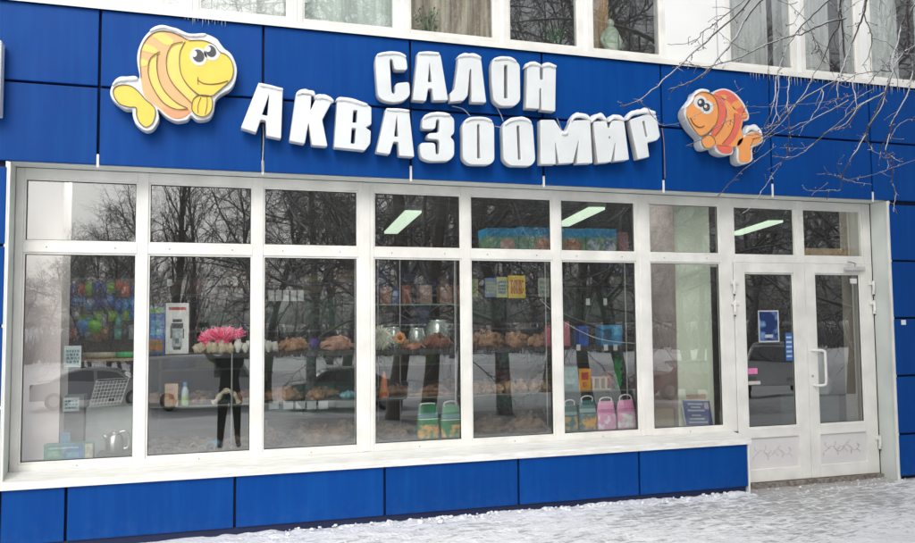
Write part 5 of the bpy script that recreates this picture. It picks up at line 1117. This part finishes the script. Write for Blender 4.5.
tl = [(392, 17.5, 11, 1, 'thick bare tree'), (428, 18.5, 10, 2, 'leaning bare tree'), (505, 18, 10.5, 3, 'forked bare tree'), (312, 24, 10, 2, 'wide bare tree'), (270, 32, 10, 3, 'tall bare tree'), (590, 23, 11, 1, 'dark bare tree'), (632, 19, 9, 2, 'low bare tree'), (742, 33, 12, 3, 'bare tree'), (850, 32, 11, 1, 'bare tree'), (690, 33, 13, 2, 'tall bare tree'), (460, 30, 13, 1, 'tall bare tree'), (345, 34, 13, 3, 'broad bare tree'), (545, 36, 13, 2, 'broad bare tree'), (900, 26, 12, 2, 'bare tree'), (800, 40, 14, 1, 'far bare tree'), (400, 45, 14, 3, 'far bare tree'), (620, 48, 15, 3, 'far bare tree'), (270, 50, 13, 2, 'far bare tree'), (500, 54, 15, 2, 'far bare tree'), (700, 56, 15, 1, 'far bare tree'), (860, 58, 15, 3, 'far bare tree'), (330, 62, 15, 1, 'far bare tree'), (130, 66, 12, 2, 'far bare tree'), (112, 33, 6.2, 1, 'low dense bare tree'), (92, 36, 5.8, 3, 'low dense bare tree'), (132, 34, 6.6, 2, 'low dense bare tree'), (104, 41, 6.5, 2, 'low dense bare tree'), (122, 45, 7, 3, 'low dense bare tree'), (84, 48, 6.5, 1, 'low dense bare tree'), (450, 70, 16, 1, 'far bare tree')]
for i, (u, D, h, sd, l) in enumerate(tl):
    x, y = refl(u, 0, D); tree('bare_tree', x, y, h*1.05, '%s number %d across the street, %d metres from the shop' % (l, i+1, round(-y)), rz=i*1.7, seed=sd)
for i, (u, D, h) in enumerate(((176, 46, 17), (196, 52, 14), (560, 60, 18))):
    x, y = refl(u, 0, D); tree('poplar_tree', x, y, h, 'narrow upright poplar number %d across the street' % (i+1), rz=i, seed=8, group='poplars across the street')
# dark hedge line and far wood
LITE = dict(seg=[5, 4, 3, 2], wob=[.1, .2, .25, .3], up=[.03, .03, 0, 0], tap=[.8, .8, .8, .7], sides=[4, 3, 3, 3], num=[1, 12, 7, 6], start=[.12, .1, .1, 0], ang=[(40, 75), (35, 75), (30, 70)], rr=[.4, .45, .6], len=[.5, .5, .45])
var = []
for sd in range(3):
    t = MB(); branch(t, (0, 0, 0), (0, 0, 1), 10, .16, 0, random.Random(90+sd), LITE, t); var.append(t)
mb = MB(); rr = random.Random(77)
for k in range(120):
    x = -75+250*(k+rr.random())/120; y = -rr.uniform(74, 104); sc_ = rr.uniform(.5, 1.1); a = rr.uniform(0, 6.28); t = var[k % 3]; ca, sa = math.cos(a)*sc_, math.sin(a)*sc_
    mb.add([(x+p[0]*ca-p[1]*sa, y+p[0]*sa+p[1]*ca, -1.6+p[2]*sc_) for p in t.v], t.f)
for k in range(3800):
    x = rr.uniform(-90, 190); y = -rr.uniform(66, 84); h = rr.uniform(2.2, 4.6)
    for j in range(9):
        a = rr.uniform(0, 6.28); l = h*rr.uniform(.15, .5); t = Vector((x+l*math.cos(a), y+l*math.sin(a), -1.6+h*rr.uniform(.5, 1))); b0 = Vector((x+.2*math.cos(a), y, -1.65)); w_ = rr.uniform(.05, .13)
        mb.add([b0, b0+Vector((w_, 0, 0)), t], [(0, 1, 2)])
tag(mb.build('far_wood', M['bark']), kind='stuff', label='far belt of bare winter wood beyond the street', cat='wood')
# ---- the frosted tree whose twigs hang into the picture from the right
ft = root('frosted_tree', (6.55, -2.35, 0), 'frost covered bare tree whose thin twigs hang into view at the upper right', 'tree')
TY = -1.55
def P_(u, v, y): return at(u, v, y)
tk = MB(); trunkp = [Vector(p) for p in ((6.55, -2.35, -.1), (6.5, -2.32, 1.2), (6.6, -2.25, 2.6), (6.5, -2.1, 3.9), (6.3, -1.95, 5.2), (6.1, -1.8, 6.6))]
tk.tube(catmull(trunkp, 4, False), [.13-.004*i for i in range(21)], 12); 
limbs = [[(6.45, -2.05, 4.2), (5.7, -1.85, 4.75), (4.9, -1.65, 5.0), (4.0, -1.55, 5.05), (3.2, -1.5, 4.9)], [(6.5, -2.15, 3.7), (5.9, -1.9, 4.35), (5.45, -1.7, 4.75), (5.1, -1.6, 5.3)], [(6.3, -1.95, 5.2), (5.5, -1.6, 5.7), (4.6, -1.4, 6.0)]]
for l in limbs: tk.tube(catmull([Vector(p) for p in l], 4, False), [.05-.0028*i for i in range((len(l)-1)*4+1)], 8)
tk.build('trunk', M['bark'], ft, smooth=True)
LPT = [p for l in limbs for p in catmull([Vector(q) for q in l], 6, False)]
TW = [ # (pixel path, base radius, depth)
 ([(770,-40),(742,8),(712,36),(700,47),(688,57),(664,80),(640,100),(620,106)], 5.5, -1.6), ([(800,-30),(760,2),(744,22),(735,38),(722,54),(712,66),(699,77),(684,84),(668,90)], 6, -1.45),
 ([(758,-20),(744,0),(729,12),(717,22),(703,31),(698,38),(686,43),(668,44)], 3.2, -1.7), ([(846,18),(820,25),(805,33),(788,37),(770,43),(752,52),(738,58),(722,63),(710,66),(697,66),(682,62)], 4.5, -1.55),
 ([(850,-20),(826,2),(810,18),(795,34),(785,52),(779,68),(776,76)], 5, -1.5), ([(776,76),(774,100),(770,115),(762,130)], 3, -1.5), ([(835,-30),(840,0),(842,25),(844,50),(843,70),(838,78),(822,88),(806,96),(786,112),(768,132),(752,139)], 5, -1.5),
 ([(872,-30),(865,10),(857,30),(850,48),(843,66),(838,85),(838,100)], 5.5, -1.6), ([(845,-10),(840,12),(838,28),(831,38),(824,58),(812,78),(805,92),(790,112),(775,128),(760,142)], 4, -1.4),
 ([(868,-20),(864,10),(868,25),(872,38),(869,55),(862,66)], 3.5, -1.6), ([(872,38),(882,40),(892,46),(898,52)], 2.4, -1.6), ([(915,-30),(908,8),(902,25),(897,45),(892,60),(893,72),(886,90),(876,112),(868,128),(866,140),(872,148),(868,150)], 6, -1.4),
 ([(925,-10),(910,15),(909,35),(907,48),(897,62),(888,82),(882,104),(872,122),(866,134),(858,148)], 5, -1.4), ([(930,-40),(909,-5),(908,20),(909,45),(912,70),(909,90),(900,108),(893,120),(888,136),(882,146),(881,156),(890,158)], 5, -1.3),
 ([(893,72),(880,71),(868,72),(852,77),(840,84)], 3, -1.45), ([(886,92),(870,100),(858,106),(840,122),(828,132),(816,142),(800,154),(786,158),(773,156)], 3.4, -1.4), ([(880,96),(862,104),(845,124),(830,130),(818,140),(806,148),(792,148),(780,148)], 2.6, -1.5),
 ([(866,134),(858,148),(850,160),(844,172),(842,178),(840,190),(832,190),(818,191),(806,190),(802,185)], 3.4, -1.4), ([(842,178),(836,176),(826,174),(817,174)], 2.4, -1.4), ([(842,178),(839,170),(837,163)], 2.2, -1.4),
 ([(842,178),(852,182),(862,183),(872,185)], 1.8, -1.4), ([(842,180),(858,178),(876,174),(892,168),(915,160)], 2.2, -1.4), ([(893,120),(888,140),(886,152),(892,158),(893,170),(892,184),(896,194),(893,206),(894,212)], 3, -1.3), ([(891,156),(897,160),(903,162)], 2.4, -1.3),
 ([(790,76),(788,92),(788,110),(789,132),(788,150),(782,162),(772,176),(762,190),(752,205),(742,214)], 2.6, -1.5), ([(778,74),(778,96),(775,118),(768,128),(764,136)], 2.2, -1.6), ([(822,88),(822,100),(812,118),(800,128),(790,132)], 2.4, -1.4),
 ([(852,80),(856,98),(856,112),(848,126),(842,128)], 3, -1.4), ([(872,90),(860,96),(848,108),(845,118)], 2, -1.4), ([(848,100),(835,108),(815,118),(795,126),(780,132),(765,140),(750,150)], 2.6, -1.5),
 ([(915,45),(903,52),(890,60),(878,72),(868,84),(856,94),(842,98),(826,102),(800,104),(760,107),(745,106)], 2.2, -1.5), ([(915,120),(905,121),(896,128),(890,140)], 2, -1.35), ([(786,158),(790,150),(784,146)], 1.8, -1.4),
 ([(772,-10),(790,5),(806,20),(815,40),(826,56),(834,76)], 2.2, -1.6), ([(880,-10),(888,8),(896,20),(904,30)], 2, -1.5), ([(700,66),(690,64),(680,66),(672,68)], 2.2, -1.55), ([(746,50),(735,45),(722,36)], 1.6, -1.5),
 ([(915,5),(905,3),(895,-5)], 2, -1.4), ([(855,5),(848,8),(842,14),(836,10),(830,2)], 2, -1.5), ([(806,0),(796,20),(786,30),(770,60),(768,90)], 2, -1.6), ([(640,100),(655,118),(664,126),(690,118),(730,96),(744,88)], 1.6, -1.5),
 ([(718,196),(728,185),(744,170),(760,158),(776,146)], 2.0, -1.5), ([(686,146),(700,140),(715,128),(735,118),(760,112)], 2.0, -1.55), ([(708,92),(720,98),(728,112),(722,126)], 1.4, -1.5)]
cr = MB(); rr = random.Random(5)
for pth, r0, y in TW:
    q = [P_(u, v, y+.12*math.sin(i*.9+r0)) for i, (u, v) in enumerate(pth)]
    if pth[0][1] < -4:        # carry it on up to the nearest limb
        l = min(LPT, key=lambda p: (p-q[0]).length); q = [l, (l+q[0])/2+Vector((.03, .0, .06))]+q
    pts = catmull(q, 4, False); k = len(pts)
    for i in range(1, k-1): pts[i] = pts[i]+Vector((rr.gauss(0, .003), rr.gauss(0, .004), rr.gauss(0, .003)))
    R_ = r0*.00178; cr.tube(pts, [R_*(1-.65*i/k) for i in range(k)], 5)
    tot = sum((pts[i+1]-pts[i]).length for i in range(k-1)); nb = int(tot*12)
    for j in range(nb):
        i = rr.randrange(1, k-1)
        if at(457, 271, 0) and pts[i].z > 5: continue
        d = (pts[i+1]-pts[i]).normalized(); o = Matrix.Rotation(rr.uniform(0, 6.28), 3, d) @ d.orthogonal().normalized(); dd = (d*.8+o*.8+Vector((0, 0, -.1))).normalized(); L_ = rr.choice([.02, .03, .04, .07, .14])*rr.uniform(.6, 1.2)
        pp = [pts[i]]
        for s in range(4): dd = (dd+Vector((rr.gauss(0, .22), rr.gauss(0, .2), rr.gauss(0, .22)))).normalized(); pp.append(pp[-1]+dd*L_/4)
        rt = min(R_*.6, .0026); cr.tube(pp, [rt, rt*.9, rt*.8, rt*.7, rt*.8], 4)
        if rr.random() < .5: cr.blob(pp[-1], (rt*1.8, rt*1.8, rt*2.4), j, .1, 2, 6, 4)
cr.build('crown', M['twig'], ft, smooth=True)
# ================================================================== PARKED CARS (mirrored in the glass)
def car(x, y, rz, paint, label, L_=4.4, H=1.45, kind='sedan', z=None):
    z = terrain(x, y) if z is None else z
    r = root('parked_car', (0, 0, 0), label, 'car', 'cars parked across the street'); W = .88
    if kind == 'sedan': side = [(-2.2, .35), (-2.2, .78), (-1.95, .92), (-1.35, .98), (-.75, H-.05), (-.3, H), (.45, H-.01), (.95, H-.12), (1.55, 1.0), (2.1, .95), (2.2, .75), (2.2, .35)]; gl = [(-1.2, .97), (-.7, H-.1), (-.28, H-.06), (.42, H-.07), (.88, H-.17), (1.4, 1.0)]
    elif kind == 'suv': side = [(-2.25, .45), (-2.25, 1.0), (-2.0, 1.12), (-1.2, 1.18), (-.7, H-.06), (-.2, H), (1.6, H-.02), (2.05, H-.3), (2.2, 1.15), (2.25, .45)]; gl = [(-1.08, 1.18), (-.65, H-.12), (-.2, H-.08), (1.55, H-.1), (1.95, H-.34), (2.02, 1.18)]
    else: side = [(-2.5, .4), (-2.5, 1.0), (-2.1, 1.15), (-1.6, H-.1), (-1.2, H), (2.4, H), (2.5, H-.15), (2.5, .4)]; gl = [(-1.95, 1.2), (-1.5, H-.15), (-1.2, H-.12), (-.5, H-.12), (-.5, 1.2)]
    def extr(prof, w, taper=0, z0=.95):
        vs = []; n = len(prof)
        for s in (-1, 1):
            for (a, b) in prof: k = max(0, (b-z0))*taper; vs.append((a, s*(w-k), b))
        return vs, [tuple(range(n))[::-1], tuple(range(n, 2*n))]+[(i, (i+1) % n, n+(i+1) % n, n+i) for i in range(n)]
    b = MB(); b.add(*extr(side, W, .32)); b.build('body', paint, r, bevel=.05, seg=2, smooth=True)
    g = MB()
    for q in ([[(-1.2, .97), (-.7, H-.1), (-.28, H-.06), (.0, H-.06), (.0, .985)], [(.1, .985), (.1, H-.065), (.42, H-.07), (.88, H-.17), (1.4, 1.0)]] if kind == 'sedan' else [gl]): g.add(*extr(q, W+.006, .32))
    g.build('side_windows', M['carglass'], r, bevel=.01)
    f = MB()
    for sgn, idx in ((0, (3, 4)), (1, (-5, -4) if kind == 'sedan' else (-4, -3))):
        a = side[idx[0]]; c = side[idx[1]]
        if kind == 'van' and sgn: continue
        k0 = max(0, a[1]-.95)*.32+.1; k1 = max(0, c[1]-.95)*.32+.1; nx_, nz_ = (c[1]-a[1]), -(c[0]-a[0]); l = math.hypot(nx_, nz_); nx_, nz_ = -nx_/l*.012, -nz_/l*.012
        if nz_ < 0: nx_, nz_ = -nx_, -nz_
        p0 = (a[0]*.92+c[0]*.08+nx_, a[1]*.92+c[1]*.08+nz_); p1 = (a[0]*.08+c[0]*.92+nx_, a[1]*.08+c[1]*.92+nz_)
        f.add([(p0[0], -(W-k0), p0[1]), (p0[0], W-k0, p0[1]), (p1[0], W-k1, p1[1]), (p1[0], -(W-k1), p1[1])], [(0, 1, 2, 3)])
    f.build('windscreen', M['carglass'], r)
    for wx in (-1.35, 1.35):
        for s in (-1, 1):
            t = MB(); t.tube([(wx, s*(W-.2), .32), (wx, s*(W+.01), .32)], .32, 20); w = t.build('wheel', M['tyre'], r); t = MB(); t.tube([(wx, s*(W), .32), (wx, s*(W+.02), .32)], .19, 14); t.build('rim', M['metal'], w)
    e0, e1 = side[0][0], side[-1][0]
    for s in (-1, 1):
        t = MB(); t.box(e0-.01, e0+.08, s*.62-.16, s*.62+.16, .62, .76); t.build('headlight', M['steel'], r, bevel=.01)
        t = MB(); t.box(e1-.08, e1+.012, s*.70-.12, s*.70+.12, .75, .95); t.build('tail_light', M['red'], r, bevel=.01)
    t = MB(); t.box(e1, e1+.012, -.26, .26, .55, .67); t.build('number_plate', M['letter'], r)
    t = MB(); zt_ = max(q[1] for q in side); xt = [q[0] for q in side if q[1] > zt_-.12]; vs = []; t.blob(((min(xt)+max(xt))/2, 0, zt_), ((max(xt)-min(xt))/2, W-.28, .06), 3, .1, 3, 18, 8); t.build('roof_snow', M['snow'], r, smooth=True)
    r.location = (x, y, z); r.rotation_euler = (0, 0, rz)
    if kind == 'van': r.scale = (.85, .95, .95)
    return r
pn = lambda n, c: mat(n, c, .3, var=.03, coat=.5)
for (u, D, rz, pc, l, kd, H) in ((100, 31, 3.17, (.5, .51, .52), 'grey saloon car parked on the snowy street', 'sedan', 1.45), (203, 30.5, 3.16, (.72, .73, .73), 'white van parked on the snowy street', 'van', 2.0), (345, 30, .03, (.14, .2, .17), 'green grey saloon car parked on the snowy street', 'sedan', 1.45), (770, 29, -.91, (.7, .7, .68), 'light grey off-road car parked with its back to the shop', 'suv', 1.8), (690, 33, .1, (.2, .03, .03), 'red saloon car parked farther along the snowy street', 'sedan', 1.45)):
    x, y = refl(u, 0, D); car(x, y, rz, pn('car_paint_%d' % u, tuple(min(.85, q*1.4) for q in pc)), l, H=H, kind=kd)
# ================================================================== PHOTOGRAPHER (mirrored in the glass)
PXx, PYy = .40, -6.98; gz = terrain(PXx, PYy)
r = root('person', (PXx, PYy, gz), 'person in dark winter jacket, trousers and knitted hat holding up a phone', 'person')
def skin(name, vs, es, rad, m, parent, rootv=0, lv=2):
    me = bpy.data.meshes.new(name); o = Vector((PXx, PYy, gz)); me.from_pydata([tuple(Vector(v)) for v in vs], es, []); ob = bpy.data.objects.new(name, me); COL.objects.link(ob)
    sk = ob.modifiers.new('skin', 'SKIN'); sv = me.skin_vertices[0].data
    for i, q in enumerate(rad): sv[i].radius = (q if hasattr(q, '__len__') else (q, q)); sv[i].use_root = i == rootv
    sb = ob.modifiers.new('sub', 'SUBSURF'); sb.levels = lv; sb.render_levels = lv
    dg = bpy.context.evaluated_depsgraph_get(); m2 = bpy.data.meshes.new_from_object(ob.evaluated_get(dg)); bpy.data.objects.remove(ob)
    m2.materials.clear(); m2.materials.append(m); m2.shade_smooth(); ob = bpy.data.objects.new(name, m2); COL.objects.link(ob); ob.parent = parent; ORG[ob.name] = o; return ob
hp_ = Vector((-.30, .38, 1.93-.02))     # the phone, relative to the person's feet
camrel = Vector((0-PXx, CAMY-PYy, CAMZ-gz))
ph = camrel+Vector((.0, -.035, -.01))
body = [(0, 0, .93), (0, 0, 1.1), (0, .01, 1.3), (0, .0, 1.46), (0, .02, 1.55), (0, .03, 1.63), (0, .03, 1.71),
 (-.18, .02, 1.43), (-.30, .22, 1.50), tuple(ph+Vector((-.09, -.10, -.10))), (.18, .02, 1.43), (.16, .26, 1.52), tuple(ph+Vector((.09, -.10, -.10))),
 (-.10, 0, .88), (-.12, .02, .50), (-.14, -.02, .10), (-.15, .10, .04), (.10, 0, .88), (.13, .03, .50), (.15, -.02, .10), (.17, .10, .04)]
ed = [(0, 1), (1, 2), (2, 3), (3, 4), (4, 5), (5, 6), (3, 7), (7, 8), (8, 9), (3, 10), (10, 11), (11, 12), (0, 13), (13, 14), (14, 15), (15, 16), (0, 17), (17, 18), (18, 19), (19, 20)]
rd = [(.16, .12), (.15, .12), (.18, .13), (.14, .10), .055, .085, .075, .075, .055, .035, .075, .055, .035, (.10, .10), .07, .05, .045, (.10, .10), .07, .05, .045]
skin('body', body, ed, rd, M['black'], r)
mb = MB(); mb.blob((0, .045, 1.645), (.078, .085, .11), 2, .03, 2, 16, 12); o = mb.build('head', M['skin'], None, smooth=True); o.parent = r; ORG[o.name] = Vector((0, 0, 0))
mb = MB()
for s in (-1, 1): mb.blob((s*.03, .122, 1.66), (.011, .008, .007), 1, 0, 1, 8, 6)
o = mb.build('eye', M['black'], None, smooth=True); o.parent = r
mb = MB(); mb.tube([(0, .115, 1.665), (0, .15, 1.625), (0, .125, 1.615)], [.009, .014, .008], 8); mb.tube([(-.025, .118, 1.59), (0, .125, 1.588), (.025, .118, 1.59)], .005, 6)
for s in (-1, 1): mb.blob((s*.08, .04, 1.64), (.01, .02, .03), 1, 0, 1, 8, 6)
o = mb.build('face_features', M['skin'], None, smooth=True); o.parent = r
mb = MB(); mb.blob((0, .02, 1.70), (.093, .10, .085), 4, .06, 3, 16, 12); mb.tube([(-.09, .03, 1.665), (0, .12, 1.685), (.09, .03, 1.665)], .018, 8); o = mb.build('knitted_hat', M['black'], None, smooth=True); o.parent = r
for s in (-1, 1):     # hands gripping the phone's two ends
    w = ph+Vector((s*.09, -.10, -.10)); c = ph+Vector((s*.078, -.030, -.03)); mb = MB()
    mb.tube([w, w.lerp(c, .5), c], [.028, .032, .026], 8)
    for k in range(4):
        b = c+Vector((0, .0, .03-.018*k)); mb.tube([b, b+Vector((-s*.004, .030, .004)), b+Vector((-s*.022, .036, .002)), b+Vector((-s*(.034-.004*abs(k-1)), .030, 0))], [.0095, .009, .008, .006], 7)
    mb.tube([c+Vector((0, -.01, -.02)), c+Vector((-s*.02, -.012, .0)), c+Vector((-s*.038, -.002, .012))], [.011, .010, .008], 7)
    o = mb.build('hand', M['skin'], None, smooth=True); o.parent = r
ph2 = CP+Vector((0, -.03, -.01)); mb = MB(); mb.box(ph2.x-.078, ph2.x+.078, ph2.y-.004, ph2.y+.004, ph2.z-.037, ph2.z+.037)
tag(mb.build('phone', M['dark'], loc=(ph2.x, ph2.y, ph2.z-.037), bevel=.003), "black phone held up in the photographer's hands", 'phone')
# ================================================================== LIGHT
w = bpy.data.worlds.new('World'); S.world = w; w.use_nodes = True; N, L = w.node_tree.nodes, w.node_tree.links
bg = N['Background']; sky = N.new('ShaderNodeTexSky'); sky.sky_type = 'NISHITA'; sky.sun_disc = False
SE, SR = math.radians(38), math.radians(200)
sky.sun_elevation = SE; sky.sun_rotation = SR; sky.air_density = 1.0; sky.dust_density = 4; sky.ozone_density = 1
hs = N.new('ShaderNodeHueSaturation'); hs.inputs['Saturation'].default_value = .22; hs.inputs['Value'].default_value = 1.0
L.new(sky.outputs[0], hs.inputs['Color']); L.new(hs.outputs[0], bg.inputs[0]); bg.inputs[1].default_value = .13
sd = bpy.data.lights.new('sun', 'SUN'); sd.energy = .7; sd.angle = math.radians(25); sd.color = (1, .98, .95); so = bpy.data.objects.new('sun', sd); COL.objects.link(so)
az = SR; dirv = Vector((math.sin(az)*math.cos(SE), math.cos(az)*math.cos(SE), math.sin(SE)))
so.rotation_euler = dirv.to_track_quat('Z', 'Y').to_euler(); so.location = (0, -10, 20)
S.view_settings.view_transform = 'Standard'; S.view_settings.look = 'None'; S.view_settings.exposure = .34; S.view_settings.gamma = 1; S.view_settings.use_curve_mapping = False
S.render.engine = 'CYCLES'; S.cycles.transparent_max_bounces = 24; S.cycles.max_bounces = 10; S.cycles.use_denoising = True
